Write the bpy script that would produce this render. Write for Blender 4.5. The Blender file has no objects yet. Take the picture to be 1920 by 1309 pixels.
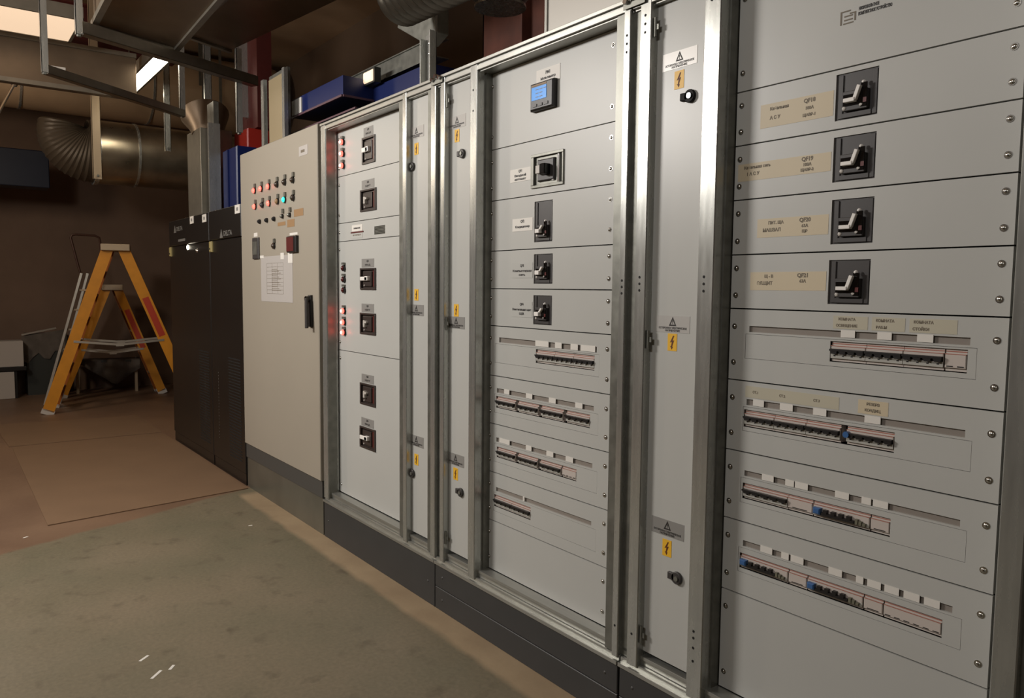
import bpy, math, random
from mathutils import Vector, Matrix, Euler
random.seed(7)
C = bpy.context.scene.collection
S = bpy.context.scene
R = math.radians

# ------------------------------------------------------------------ camera
CAMP = Vector((0.0, -1.74, 1.423)); FPX = 1451.9
cr = Vector((0.59802706, 0.80141477, 0.00989955))
cu = Vector((-0.06876492, 0.03899943, 0.99687032))
cw = Vector((-0.79852052, 0.59683617, -0.07843194))
cd = bpy.data.cameras.new('camera'); cam = bpy.data.objects.new('camera', cd); C.objects.link(cam)
cd.sensor_width = 36; cd.lens = FPX / 1920 * 36; cd.clip_start = 0.02; cd.clip_end = 100
cam.matrix_world = Matrix(((cr.x, cu.x, -cw.x, CAMP.x), (cr.y, cu.y, -cw.y, CAMP.y), (cr.z, cu.z, -cw.z, CAMP.z), (0, 0, 0, 1)))
S.camera = cam

def at(px, py, ax, val):
    """point of the room seen in direction (px,py), on the plane ax=val"""
    d = cw * FPX + cr * (px - 960) + cu * (654.5 - py)
    i = 'xyz'.index(ax)
    return CAMP + d * ((val - CAMP[i]) / d[i])

# ------------------------------------------------------------------ world, exposure, lights
S.view_settings.view_transform = 'Standard'; S.view_settings.look = 'None'
S.view_settings.exposure = 0.0; S.view_settings.gamma = 1.0
S.view_settings.use_curve_mapping = False
w = bpy.data.worlds.new('world'); S.world = w; w.use_nodes = True
w.node_tree.nodes['Background'].inputs[0].default_value = (1, 0.88, 0.72, 1)
w.node_tree.nodes['Background'].inputs[1].default_value = 0.03

def area(name, loc, to, sx, sy, power, col):
    l = bpy.data.lights.new(name, 'AREA'); l.shape = 'RECTANGLE'; l.size = sx; l.size_y = sy
    l.energy = power; l.color = col
    o = bpy.data.objects.new(name, l); C.objects.link(o); o.location = loc
    d = Vector(to) - Vector(loc); o.rotation_euler = d.to_track_quat('-Z', 'Y').to_euler()
    return o
def point_light(name, loc, r, power, col):
    l = bpy.data.lights.new(name, 'POINT'); l.shadow_soft_size = r; l.energy = power; l.color = col
    o = bpy.data.objects.new(name, l); C.objects.link(o); o.location = loc
    return o
COOL = (1.0, 0.965, 0.93); WARM = (1.0, 0.90, 0.78)
area('aisle_lamp', (-4.5, -2.9, 2.85), (-3.9, -0.4, 1.2), 1.3, 0.30, 92, COOL)
area('room_fill', (-1.0, -3.8, 3.3), (-1.6, -0.6, 1.9), 1.3, 0.4, 36, COOL)  # unseen fill light for the nearest cabinet
point_light('ceiling_fill', (-4.5, -2.9, 2.95), 0.25, 60, WARM)  # unseen point light added to lift the dark ceiling
point_light('far_fill', (-7.8, -2.7, 3.0), 0.25, 95, (1, 0.85, 0.68))  # unseen point light added to brighten the back wall and ceiling

# ------------------------------------------------------------------ materials
def lin(c):
    return tuple((v / 12.92 if v <= 0.04045 else ((v + 0.055) / 1.055) ** 2.4) for v in [x / 255 for x in c]) + (1,)

def mat(name, col, rough=0.5, metal=0.0, noise=0.0, nscale=20, bump=0.0, emit=None, es=0, stretch=None, spec=None, rnoise=0, coat=0):
    m = bpy.data.materials.new(name); m.use_nodes = True
    nt = m.node_tree; b = nt.nodes['Principled BSDF']
    c = lin(col)
    b.inputs['Base Color'].default_value = c
    b.inputs['Roughness'].default_value = rough; b.inputs['Metallic'].default_value = metal
    if spec is not None: b.inputs['Specular IOR Level'].default_value = spec
    if coat: b.inputs['Coat Weight'].default_value = coat; b.inputs['Coat Roughness'].default_value = 0.1
    if noise or bump or rnoise:
        tc = nt.nodes.new('ShaderNodeTexCoord'); mp = nt.nodes.new('ShaderNodeMapping')
        nt.links.new(tc.outputs['Object'], mp.inputs[0])
        if stretch: mp.inputs['Scale'].default_value = stretch
        n = nt.nodes.new('ShaderNodeTexNoise'); n.inputs['Scale'].default_value = nscale; n.inputs['Detail'].default_value = 6
        nt.links.new(mp.outputs[0], n.inputs[0])
        if noise:
            r = nt.nodes.new('ShaderNodeValToRGB')
            r.color_ramp.elements[0].position = 0.3; r.color_ramp.elements[1].position = 0.7
            r.color_ramp.elements[0].color = tuple(v * (1 - noise) for v in c[:3]) + (1,)
            r.color_ramp.elements[1].color = tuple(min(1, v * (1 + noise)) for v in c[:3]) + (1,)
            nt.links.new(n.outputs[0], r.inputs[0]); nt.links.new(r.outputs[0], b.inputs['Base Color'])
        if rnoise:
            mr = nt.nodes.new('ShaderNodeMapRange'); mr.inputs['To Min'].default_value = rough - rnoise; mr.inputs['To Max'].default_value = rough + rnoise
            nt.links.new(n.outputs[0], mr.inputs[0]); nt.links.new(mr.outputs[0], b.inputs['Roughness'])
        if bump:
            bp = nt.nodes.new('ShaderNodeBump'); bp.inputs['Strength'].default_value = bump; bp.inputs['Distance'].default_value = 0.01
            nt.links.new(n.outputs[0], bp.inputs['Height']); nt.links.new(bp.outputs[0], b.inputs['Normal'])
    if emit:
        b.inputs['Emission Color'].default_value = lin(emit); b.inputs['Emission Strength'].default_value = es
    return m

M = {}
M['panel'] = mat('panel_paint', (184, 184, 179), 0.38, 0, 0.02, 3, 0.03, rnoise=0.04)
M['door'] = mat('door_paint', (184, 184, 179), 0.36, 0, 0.02, 3, 0.03)
M['ctrl'] = mat('control_door_paint', (158, 150, 136), 0.42, 0, 0.02, 2, 0.03)
M['galv'] = mat('galvanised_steel', (178, 179, 174), 0.27, 0.72, 0.10, 14, 0.0, stretch=(3, 3, 0.4), rnoise=0.05)
M['galvh'] = mat('galvanised_rail_steel', (168, 168, 162), 0.33, 0.72, 0.08, 14, 0.0, stretch=(0.4, 3, 3), rnoise=0.04)
M['galvd'] = mat('dull_galvanised_steel', (124, 124, 117), 0.42, 0.65, 0.2, 18, 0.03, rnoise=0.08)
M['gap'] = mat('interior_black', (16, 15, 14), 0.8)
M['plinth'] = mat('plinth_grey', (56, 56, 56), 0.5, 0, 0.06, 8, 0.02)
M['plinthl'] = mat('steel_plinth', (112, 110, 100), 0.33, 0.5, 0.15, 4, 0.03)
M['band'] = mat('plinth_band_grey', (72, 71, 68), 0.5)
M['black'] = mat('black_plastic', (30, 28, 28), 0.38)
M['blackg'] = mat('gloss_black', (14, 13, 13), 0.12)
M['blackm'] = mat('matt_black_plastic', (14, 13, 13), 0.6, spec=0.2)
M['char'] = mat('charcoal_plastic', (60, 57, 56), 0.42)
M['charb'] = mat('brown_charcoal_plastic', (58, 50, 47), 0.35)
M['redd'] = mat('dark_red_plastic', (92, 38, 36), 0.35)
M['wht'] = mat('white_plastic', (240, 236, 230), 0.3)
M['lgrey'] = mat('light_grey_plastic', (188, 182, 174), 0.4)
M['mcb'] = mat('breaker_grey', (196, 186, 178), 0.4)
M['mcbl'] = mat('breaker_lower_grey', (176, 174, 166), 0.4)
M['pink'] = mat('orange_red_line', (168, 104, 88), 0.5)
M['blue'] = mat('blue_toggle', (58, 98, 150), 0.35)
M['green'] = mat('grey_green_plastic', (110, 108, 92), 0.4)
M['slot'] = mat('strip_holder', (140, 132, 124), 0.35)
M['paper'] = mat('white_label', (222, 218, 210), 0.5)
M['sleeve'] = mat('paper_in_sleeve', (182, 177, 172), 0.35)
M['tape'] = mat('cream_paper_tape', (200, 186, 158), 0.5)
M['tapeg'] = mat('faded_tape', (186, 180, 160), 0.5)
M['glabel'] = mat('grey_label', (138, 136, 132), 0.4)
M['greyst'] = mat('grey_sticker', (178, 175, 170), 0.4)
M['yel'] = mat('yellow_sticker', (232, 180, 48), 0.45)
M['ink'] = mat('printing_ink', (40, 36, 34), 0.6)
M['inkf'] = mat('faded_ink', (112, 102, 86), 0.6)
M['inkbr'] = mat('brown_ink', (92, 44, 16), 0.6)
M['chrome'] = mat('chrome', (225, 225, 225), 0.12, 1.0)
M['screw'] = mat('zinc_screw', (190, 188, 182), 0.22, 1.0)
M['ledr'] = mat('red_lamp_lit', (255, 60, 50), 0.3, emit=(255, 58, 48), es=9)
M['ledc'] = mat('red_lamp_core', (255, 180, 170), 0.3, emit=(255, 170, 158), es=5)
M['ledg'] = mat('green_lamp_lit', (40, 220, 180), 0.3, emit=(40, 225, 185), es=2.2)
M['ledoff'] = mat('red_lamp_off', (78, 24, 24), 0.25)
M['lamboff'] = mat('dark_lamp_off', (64, 52, 42), 0.3)
M['lcd'] = mat('blue_lcd', (60, 120, 185), 0.2, emit=(70, 135, 200), es=0.75)
M['lcdt'] = mat('lcd_text', (30, 80, 130), 0.3)
M['brn'] = mat('brown_tape', (150, 118, 82), 0.55)
M['ups'] = mat('black_cabinet_paint', (24, 21, 19), 0.35, 0, 0.05, 5)
M['upsl'] = mat('cabinet_logo_grey', (110, 108, 104), 0.5)
M['hand'] = mat('handle_yellowed', (160, 146, 96), 0.4)
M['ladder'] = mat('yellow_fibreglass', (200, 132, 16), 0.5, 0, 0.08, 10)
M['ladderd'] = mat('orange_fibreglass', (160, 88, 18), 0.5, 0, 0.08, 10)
M['redst'] = mat('red_sticker', (170, 52, 22), 0.5)
M['alu'] = mat('aluminium', (196, 190, 178), 0.32, 0.85)
M['alum'] = mat('matt_aluminium', (168, 150, 126), 0.5, 0.4)
M['hoop'] = mat('brown_tube', (70, 44, 32), 0.5, 0.3)
M['duct'] = mat('galvanised_duct', (170, 158, 138), 0.30, 0.92, 0.15, 6, 0.05, rnoise=0.08)
M['ductw'] = mat('warm_lit_duct', (186, 160, 130), 0.45, 0.15, 0.10, 3, 0.04)  # warm pale colour stands for lamp light on the silver duct
M['ductd'] = mat('dusty_duct', (124, 108, 90), 0.42, 0.6, 0.15, 4, 0.04)
M['strut'] = mat('strut_channel', (140, 134, 122), 0.4, 0.7, 0.1, 12)
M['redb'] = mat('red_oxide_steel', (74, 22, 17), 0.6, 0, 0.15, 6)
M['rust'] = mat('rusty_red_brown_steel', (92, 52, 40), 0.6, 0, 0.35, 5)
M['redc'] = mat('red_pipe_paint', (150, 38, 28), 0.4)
M['bluet'] = mat('blue_tray_paint', (12, 28, 80), 0.42)
M['blued'] = mat('navy_paint', (12, 20, 38), 0.5)
M['brn2'] = mat('mauve_edge', (96, 70, 78), 0.5)
M['tan'] = mat('tan_panel', (150, 134, 104), 0.5)
M['sheet'] = mat('grey_sheet_metal', (176, 172, 164), 0.4, 0.2)
M['diff'] = mat('lamp_diffuser', (250, 230, 200), 0.5, emit=(255, 222, 188), es=0.80)
M['tube'] = mat('lamp_bright', (255, 250, 235), 0.5, emit=(255, 244, 220), es=14)
M['cloth'] = mat('grey_cloth', (96, 88, 80), 0.9, 0, 0.2, 9, 0.3)
M['carton'] = mat('white_carton', (176, 168, 160), 0.7)
M['dark'] = mat('dark_fitting', (52, 54, 50), 0.4)
M['hose'] = mat('flexible_duct_foil', (150, 146, 138), 0.3, 0.85)
M['hosed'] = mat('flexible_duct_dark', (74, 64, 52), 0.5, 0.3)

# setting materials
def floor_mat():
    m = bpy.data.materials.new('worn_concrete_floor'); m.use_nodes = True
    nt = m.node_tree; b = nt.nodes['Principled BSDF']; L = nt.links.new
    tc = nt.nodes.new('ShaderNodeTexCoord'); sep = nt.nodes.new('ShaderNodeSeparateXYZ'); L(tc.outputs['Object'], sep.inputs[0])
    def noise(sc, det=8, st=(1, 1, 1)):
        mp = nt.nodes.new('ShaderNodeMapping'); mp.inputs['Scale'].default_value = st; L(tc.outputs['Object'], mp.inputs[0])
        n = nt.nodes.new('ShaderNodeTexNoise'); n.inputs['Scale'].default_value = sc; n.inputs['Detail'].default_value = det
        L(mp.outputs[0], n.inputs[0]); return n.outputs[0]
    def ramp(src, p0, c0, p1, c1):
        r = nt.nodes.new('ShaderNodeValToRGB'); r.color_ramp.elements[0].position = p0; r.color_ramp.elements[1].position = p1
        r.color_ramp.elements[0].color = c0 if len(c0) == 4 else lin(c0); r.color_ramp.elements[1].color = c1 if len(c1) == 4 else lin(c1)
        L(src, r.inputs[0]); return r.outputs[0]
    def mix(f, a, c):
        x = nt.nodes.new('ShaderNodeMix'); x.data_type = 'RGBA'; L(f, x.inputs[0]); L(a, x.inputs[6]); L(c, x.inputs[7]); return x.outputs[2]
    def math_(op, a, v):
        x = nt.nodes.new('ShaderNodeMath'); x.operation = op; L(a, x.inputs[0])
        if isinstance(v, (int, float)): x.inputs[1].default_value = v
        else: L(v, x.inputs[1])
        return x.outputs[0]
    base = ramp(noise(1.3), 0.35, (106, 100, 80), 0.65, (122, 110, 90))
    spots = ramp(noise(9), 0.28, (1, 1, 1, 1), 0.42, (0, 0, 0, 1))
    dk = ramp(noise(3), 0, (88, 78, 62), 1, (88, 78, 62))
    sm = nt.nodes.new('ShaderNodeMath'); sm.operation = 'MULTIPLY'; L(spots, sm.inputs[0]); sm.inputs[1].default_value = 0.7
    col = mix(sm.outputs[0], base, dk)
    fine = ramp(noise(60), 0.3, (0.86, 0.86, 0.86, 1), 0.7, (1.08, 1.08, 1.08, 1))
    mu = nt.nodes.new('ShaderNodeMix'); mu.data_type = 'RGBA'; mu.blend_type = 'MULTIPLY'; mu.inputs[0].default_value = 1
    L(col, mu.inputs[6]); L(fine, mu.inputs[7]); col = mu.outputs[2]
    # brown worn covering in the far half
    brown = ramp(noise(1.1), 0.35, (108, 84, 66), 0.65, (124, 98, 76))
    wob = math_('MULTIPLY', noise(4), 0.10)
    xx = math_('ADD', sep.outputs['X'], wob)
    xx = math_('ADD', xx, math_('MULTIPLY', sep.outputs['Y'], 0.42))
    f = ramp(xx, 0, (1, 1, 1, 1), 1, (0, 0, 0, 1))
    mr = nt.nodes.new('ShaderNodeMapRange'); mr.inputs['From Min'].default_value = -5.38; mr.inputs['From Max'].default_value = -5.34
    mr.inputs['To Min'].default_value = 1; mr.inputs['To Max'].default_value = 0; L(xx, mr.inputs[0])
    col = mix(mr.outputs[0], col, brown)
    # pale dusty strip along the cabinet feet
    yy = math_('ADD', sep.outputs['Y'], math_('MULTIPLY', noise(6), 0.05))
    m2 = nt.nodes.new('ShaderNodeMapRange'); m2.inputs['From Min'].default_value = -0.12; m2.inputs['From Max'].default_value = -0.085; L(yy, m2.inputs[0])
    pale = ramp(noise(5), 0.3, (146, 126, 100), 0.7, (160, 140, 112))
    m3 = nt.nodes.new('ShaderNodeMapRange'); m3.inputs['From Min'].default_value = -5.3; m3.inputs['From Max'].default_value = -5.2; L(sep.outputs['X'], m3.inputs[0])
    ff = math_('MULTIPLY', m2.outputs[0], m3.outputs[0])
    col = mix(ff, col, pale)
    L(col, b.inputs['Base Color'])
    rr = nt.nodes.new('ShaderNodeMapRange'); rr.inputs['To Min'].default_value = 0.35; rr.inputs['To Max'].default_value = 0.62; L(noise(2.2), rr.inputs[0]); L(rr.outputs[0], b.inputs['Roughness'])
    bp = nt.nodes.new('ShaderNodeBump'); bp.inputs['Strength'].default_value = 0.12; bp.inputs['Distance'].default_value = 0.01; L(noise(25), bp.inputs['Height']); L(bp.outputs[0], b.inputs['Normal'])
    return m
M['floor'] = floor_mat()
M['board'] = mat('hardboard_sheet', (122, 97, 74), 0.55, 0, 0.06, 3, 0.05)
M['wall'] = mat('brown_wall_boarding', (112, 90, 74), 0.75, 0, 0.10, 2.5, 0.1)
M['wallc'] = mat('dim_concrete', (98, 80, 64), 0.8, 0, 0.1, 2, 0.1)
M['ceil'] = mat('ceiling_concrete', (168, 142, 114), 0.75, 0, 0.15, 1.5, 0.1)

# ------------------------------------------------------------------ mesh builder
W = {}     # world origin of every object
class MB:
    def __init__(s): s.v = []; s.f = []; s.sm = False
    def add(s, vs, fs):
        n = len(s.v); s.v += [Vector(v) for v in vs]; s.f += [tuple(i + n for i in f) for f in fs]; return s
    def box(s, x0, x1, y0, y1, z0, z1):
        return s.add([(x0, y0, z0), (x1, y0, z0), (x1, y1, z0), (x0, y1, z0), (x0, y0, z1), (x1, y0, z1), (x1, y1, z1), (x0, y1, z1)],
                     [(0, 3, 2, 1), (4, 5, 6, 7), (0, 1, 5, 4), (1, 2, 6, 5), (2, 3, 7, 6), (3, 0, 4, 7)])
    def cbox(s, x0, x1, y0, y1, z0, z1, c):
        """box whose front (low y) edges are chamfered by c"""
        v = [(x0, y0 + c, z0), (x1, y0 + c, z0), (x1, y0 + c, z1), (x0, y0 + c, z1), (x0 + c, y0, z0 + c), (x1 - c, y0, z0 + c), (x1 - c, y0, z1 - c), (x0 + c, y0, z1 - c),
             (x0, y1, z0), (x1, y1, z0), (x1, y1, z1), (x0, y1, z1)]
        return s.add(v, [(4, 5, 6, 7), (0, 1, 5, 4), (1, 2, 6, 5), (2, 3, 7, 6), (3, 0, 4, 7), (8, 9, 1, 0), (9, 10, 2, 1), (10, 11, 3, 2), (11, 8, 0, 3), (11, 10, 9, 8)])
    def bar(s, a, b, w, h, up=(0, 0, 1)):
        a = Vector(a); b = Vector(b); d = (b - a).normalized(); u = Vector(up)
        if abs(d.dot(u)) > 0.98: u = Vector((1, 0, 0))
        sd = d.cross(u).normalized(); u = sd.cross(d).normalized()
        vs = [p + sd * (i * w / 2) + u * (j * h / 2) for p in (a, b) for i, j in ((-1, -1), (1, -1), (1, 1), (-1, 1))]
        return s.add(vs, [(0, 1, 2, 3), (7, 6, 5, 4), (0, 4, 5, 1), (1, 5, 6, 2), (2, 6, 7, 3), (3, 7, 4, 0)])
    def tube(s, pts, r, n=12, cap=True):
        pts = [Vector(p) for p in pts]; rs = r if isinstance(r, (list, tuple)) else [r] * len(pts)
        base = len(s.v); pu = None
        for i, p in enumerate(pts):
            d = (pts[min(i + 1, len(pts) - 1)] - pts[max(i - 1, 0)]).normalized()
            if pu is None:
                pu = Vector((0, 0, 1)) if abs(d.z) < 0.9 else Vector((1, 0, 0))
            sd = d.cross(pu).normalized(); pu = sd.cross(d).normalized()
            for k in range(n):
                a = 2 * math.pi * k / n; s.v.append(p + (sd * math.cos(a) + pu * math.sin(a)) * rs[i])
        for i in range(len(pts) - 1):
            for k in range(n):
                a = base + i * n + k; b = base + i * n + (k + 1) % n
                s.f.append((a, a + n, b + n, b))
        if cap:
            s.f.append(tuple(base + k for k in range(n))); s.f.append(tuple(base + (len(pts) - 1) * n + k for k in reversed(range(n))))
        s.sm = True
        return s
    def prism(s, poly, y0, y1):
        """polygon of (x,z) points, counter-clockwise seen from the front, between two y"""
        n = len(poly)
        vs = [(x, y0, z) for x, z in poly] + [(x, y1, z) for x, z in poly]
        return s.add(vs, [tuple(range(n)), tuple(range(2 * n - 1, n - 1, -1))] + [(i, i + n, (i + 1) % n + n, (i + 1) % n) for i in range(n)])
    def zprism(s, poly, z0, z1):
        n = len(poly)
        vs = [(x, y, z0) for x, y in poly] + [(x, y, z1) for x, y in poly]
        return s.add(vs, [tuple(reversed(range(n))), tuple(range(n, 2 * n))] + [(i, (i + 1) % n, (i + 1) % n + n, i + n) for i in range(n)])
    def dome(s, c, r, h, n=10, rings=3):
        """screw head or button bulging towards -y"""
        c = Vector(c); base = len(s.v)
        for i in range(rings):
            a = math.pi / 2 * i / rings
            for k in range(n):
                t = 2 * math.pi * k / n
                s.v.append(c + Vector((math.cos(t) * r * math.cos(a), -h * math.sin(a), math.sin(t) * r * math.cos(a))))
        s.v.append(c + Vector((0, -h, 0)))
        for i in range(rings - 1):
            for k in range(n):
                a = base + i * n + k; b = base + i * n + (k + 1) % n
                s.f.append((a, b, b + n, a + n))
        for k in range(n): s.f.append((base + (rings - 1) * n + k, base + (rings - 1) * n + (k + 1) % n, len(s.v) - 1))
        s.sm = True
        return s

def plate(x0, x1, z0, z1, y, th, holes=()):
    """sheet in the xz plane with real rectangular openings"""
    mb = MB(); xs = sorted({x0, x1} | {h[i] for h in holes for i in (0, 1)}); zs = sorted({z0, z1} | {h[i] for h in holes for i in (2, 3)})
    for j in range(len(zs) - 1):
        i = 0
        while i < len(xs) - 1:
            cz = (zs[j] + zs[j + 1]) / 2
            def solid(k):
                cx = (xs[k] + xs[k + 1]) / 2
                return not any(h[0] < cx < h[1] and h[2] < cz < h[3] for h in holes)
            if not solid(i): i += 1; continue
            k = i
            while k + 1 < len(xs) - 1 and solid(k + 1): k += 1
            mb.box(xs[i], xs[k + 1], y, y + th, zs[j], zs[j + 1]); i = k + 1
    return mb

def link(name, me, parent, org):
    o = bpy.data.objects.new(name, me); C.objects.link(o); org = Vector(org); W[o.name] = org
    if parent is not None:
        o.parent = parent; o.location = org - W[parent.name]
    else: o.location = org
    return o

def obj(name, mb, m, parent=None, org=None, label=None, bevel=0, smooth=None):
    if org is None: org = W[parent.name] if parent is not None else Vector((0, 0, 0))
    org = Vector(org)
    me = bpy.data.meshes.new(name); me.from_pydata([v - org for v in mb.v], [], mb.f); me.update()
    me.materials.append(M[m])
    if smooth if smooth is not None else mb.sm:
        me.polygons.foreach_set('use_smooth', [True] * len(me.polygons))
        me.set_sharp_from_angle(angle=R(40))
    o = link(name, me, parent, org)
    if bevel:
        b = o.modifiers.new('bevel', 'BEVEL'); b.width = bevel; b.segments = 2; b.limit_method = 'ANGLE'
    if label: o['label'] = label
    return o

def inst(src, name, parent, org):
    """another copy of a small part that shares its mesh"""
    o = src.copy(); o.name = name; C.objects.link(o); o.parent = parent
    W[o.name] = Vector(org); o.location = Vector(org) - W[parent.name]
    return o

def thing(name, label, cat, loc, group=None):
    o = bpy.data.objects.new(name, None); C.objects.link(o); o.location = loc; W[o.name] = Vector(loc)
    o.empty_display_size = 0.1
    return tag(o, label, cat, group)
def tag(o, label, cat, group=None, kind=None):
    o['label'] = label; o['category'] = cat
    if group: o['group'] = group
    if kind: o['kind'] = kind
    return o
def struct(name, mb, m, parent=None, **k):
    o = obj(name, mb, m, parent, **k)
    if parent is None: o['kind'] = 'structure'
    return o
def center(mb):
    return Vector([(min(v[i] for v in mb.v) + max(v[i] for v in mb.v)) / 2 for i in range(3)])

def text(s, size, x, z, y, m, parent, width=None, name='lettering', align='CENTER', line=1.0, bold=0):
    cu_ = bpy.data.curves.new('t', 'FONT'); cu_.body = s; cu_.size = size; cu_.align_x = align; cu_.align_y = 'CENTER'; cu_.space_line = line
    cu_.offset = bold * size; cu_.extrude = 0.0002; cu_.resolution_u = 2
    t = bpy.data.objects.new('t', cu_); C.objects.link(t)
    dg = bpy.context.evaluated_depsgraph_get(); me = bpy.data.meshes.new_from_object(t.evaluated_get(dg))
    bpy.data.objects.remove(t); bpy.data.curves.remove(cu_)
    me.name = name
    vs = [v.co.copy() for v in me.vertices]
    k = 1.0
    if width and vs:
        ww = max(v.x for v in vs) - min(v.x for v in vs)
        k = width / ww if ww else 1
    for v, c in zip(me.vertices, vs): v.co = Vector((c.x * k, -c.z - 0.0002, c.y))
    me.materials.clear(); me.materials.append(M[m])
    return link(name, me, parent, (x, y, z))

# ------------------------------------------------------------------ the room
struct('floor', MB().box(-12, 2.5, -5, 2.2, -0.1, 0), 'floor')
struct('ceiling', MB().box(-12, 2.5, -5, 2.2, 4.3, 4.4), 'ceil')
struct('wall_back', MB().box(-12, -11.8, -5, 2.2, 0, 4.3), 'wall')
struct('wall_right', MB().box(-11.8, 2.5, 2.1, 2.2, 0, 4.3), 'wallc')
struct('wall_left', MB().box(-11.8, 2.5, -5.1, -5, 0, 4.3), 'wallc')
struct('wall_front', MB().box(2.4, 2.5, -5, 2.1, 0, 4.3), 'wallc')

# ------------------------------------------------------------------ switchboard cabinets
FY, DY, PY = 0.0, 0.03, 0.07      # planes: frame faces, cable compartment doors, cover panels
ZB, ZT = 0.215, 2.308

screw_src = [None]
def screw(parent, x, z, y=PY, r=0.0065):
    if screw_src[0] is None:
        mb = MB().dome((x, y, z), r, 0.0045)
        mb2 = MB().tube([(x, y + 0.001, z), (x, y - 0.0012, z)], r * 1.25, 12); mb2.sm = False
        mb.add(mb2.v, mb2.f)
        o = obj('screw', mb, 'screw', parent, (x, y, z)); screw_src[0] = o
        return o
    return inst(screw_src[0], 'screw', parent, (x, y, z))

def cover(cab, x0, x1, z0, z1, holes=(), scr=(), name='cover_panel'):
    g = 0.0018
    p = obj(name, plate(x0, x1, z0 + g, z1 - g, PY, 0.012, holes), 'panel', cab)
    for sx, sz in scr: screw(p, sx, sz)
    return p

def bolt_sticker(door, x, z, y=DY, w=0.038, h=0.05):
    s = obj('shock_sticker', MB().box(x - w / 2, x + w / 2, y - 0.001, y + 0.001, z - h / 2, z + h / 2), 'yel', door, (x, y, z))
    k = h / 0.05
    poly = [(x + dx * k, z + dz * k) for dx, dz in [(0.003, 0.019), (-0.008, -0.001), (-0.001, 0.001), (-0.004, -0.012), (-0.007, -0.011), (-0.001, -0.021), (0.003, -0.013), (0.000, -0.0125), (0.007, 0.006), (0.001, 0.004), (0.007, 0.019)]]
    obj('lightning_mark', MB().prism(poly, y - 0.0016, y - 0.0008), 'inkbr', s, (x, y, z))
    return s

def warning_sign(door, x, z, m='greyst', y=DY, w=0.13, h=0.05):
    s = obj('warning_label', MB().box(x - w / 2, x + w / 2, y - 0.001, y + 0.001, z - h / 2, z + h / 2), m, door, (x, y, z))
    t = MB(); zc = z + h * 0.17; a = h * 0.27
    out = [(x - a * 1.05, zc - a), (x + a * 1.05, zc - a), (x, zc + a)]
    inn = [(x - a * 0.62, zc - a * 0.72), (x + a * 0.62, zc - a * 0.72), (x, zc + a * 0.48)]
    for i in range(3):
        j = (i + 1) % 3
        t.prism([out[i], out[j], inn[j], inn[i]], y - 0.0016, y - 0.0008)
    t.box(x - a * 0.09, x + a * 0.09, y - 0.0016, y - 0.0008, zc - a * 0.3, zc + a * 0.22)
    t.box(x - a * 0.09, x + a * 0.09, y - 0.0016, y - 0.0008, zc - a * 0.6, zc - a * 0.42)
    obj('warning_triangle', t, 'ink', s, (x, y, z))
    text('ОСТОРОЖНО! ЭЛЕКТРИЧЕСКОЕ', 0.008, x, z - h * 0.24, y - 0.001, 'ink', s, w * 0.84, bold=0.03)
    text('НАПРЯЖЕНИЕ', 0.008, x, z - h * 0.39, y - 0.001, 'ink', s, w * 0.45, bold=0.03)
    return s

def lock(door, x, z, lit=False, y=DY):
    mb = MB().tube([(x, y, z), (x, y - 0.010, z)], 0.019, 20)
    mb2 = MB().box(x - 0.034, x - 0.008, y - 0.010, y, z - 0.010, z + 0.012); mb.add(mb2.v, mb2.f)
    l = obj('lock', mb, 'blackm' if lit else 'char', door, (x, y, z), bevel=0.002)
    obj('key_cylinder', MB().tube([(x + 0.003, y - 0.009, z), (x + 0.003, y - 0.015, z)], 0.0075, 14), 'chrome' if lit else 'galvd', l, (x, y, z))
    return l

def hinge(cab, x, z, y=0.012):
    mb = MB().tube([(x, y, z - 0.028), (x, y, z + 0.028)], 0.0045, 10)
    m2 = MB().box(x, x + 0.012, y, y + 0.003, z - 0.008, z + 0.008); mb.add(m2.v, m2.f)
    return obj('hinge', mb, 'galvd', cab, (x, y, z))

def side_door(cab, x0, x1, marks, lockx, stx, hx=None):
    d = obj('cable_compartment_door', MB().cbox(x0, x1, DY, DY + 0.02, 0.275, 2.268, 0.002), 'door', cab)
    for kind, z in marks:
        if kind == 'b': bolt_sticker(d, stx, z, w=0.036, h=0.052)
        elif kind == 'w': warning_sign(d, stx, z, 'wht')
        elif kind == 'g': warning_sign(d, stx, z, 'glabel')
        elif kind == 's': warning_sign(d, stx, z, 'greyst')
        elif kind == 'l': lock(d, lockx, z)
        elif kind == 'L': lock(d, lockx, z, True)
    if hx is not None:
        for z in (2.20, 1.27, 0.335): hinge(cab, hx, z)
    return d

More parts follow.
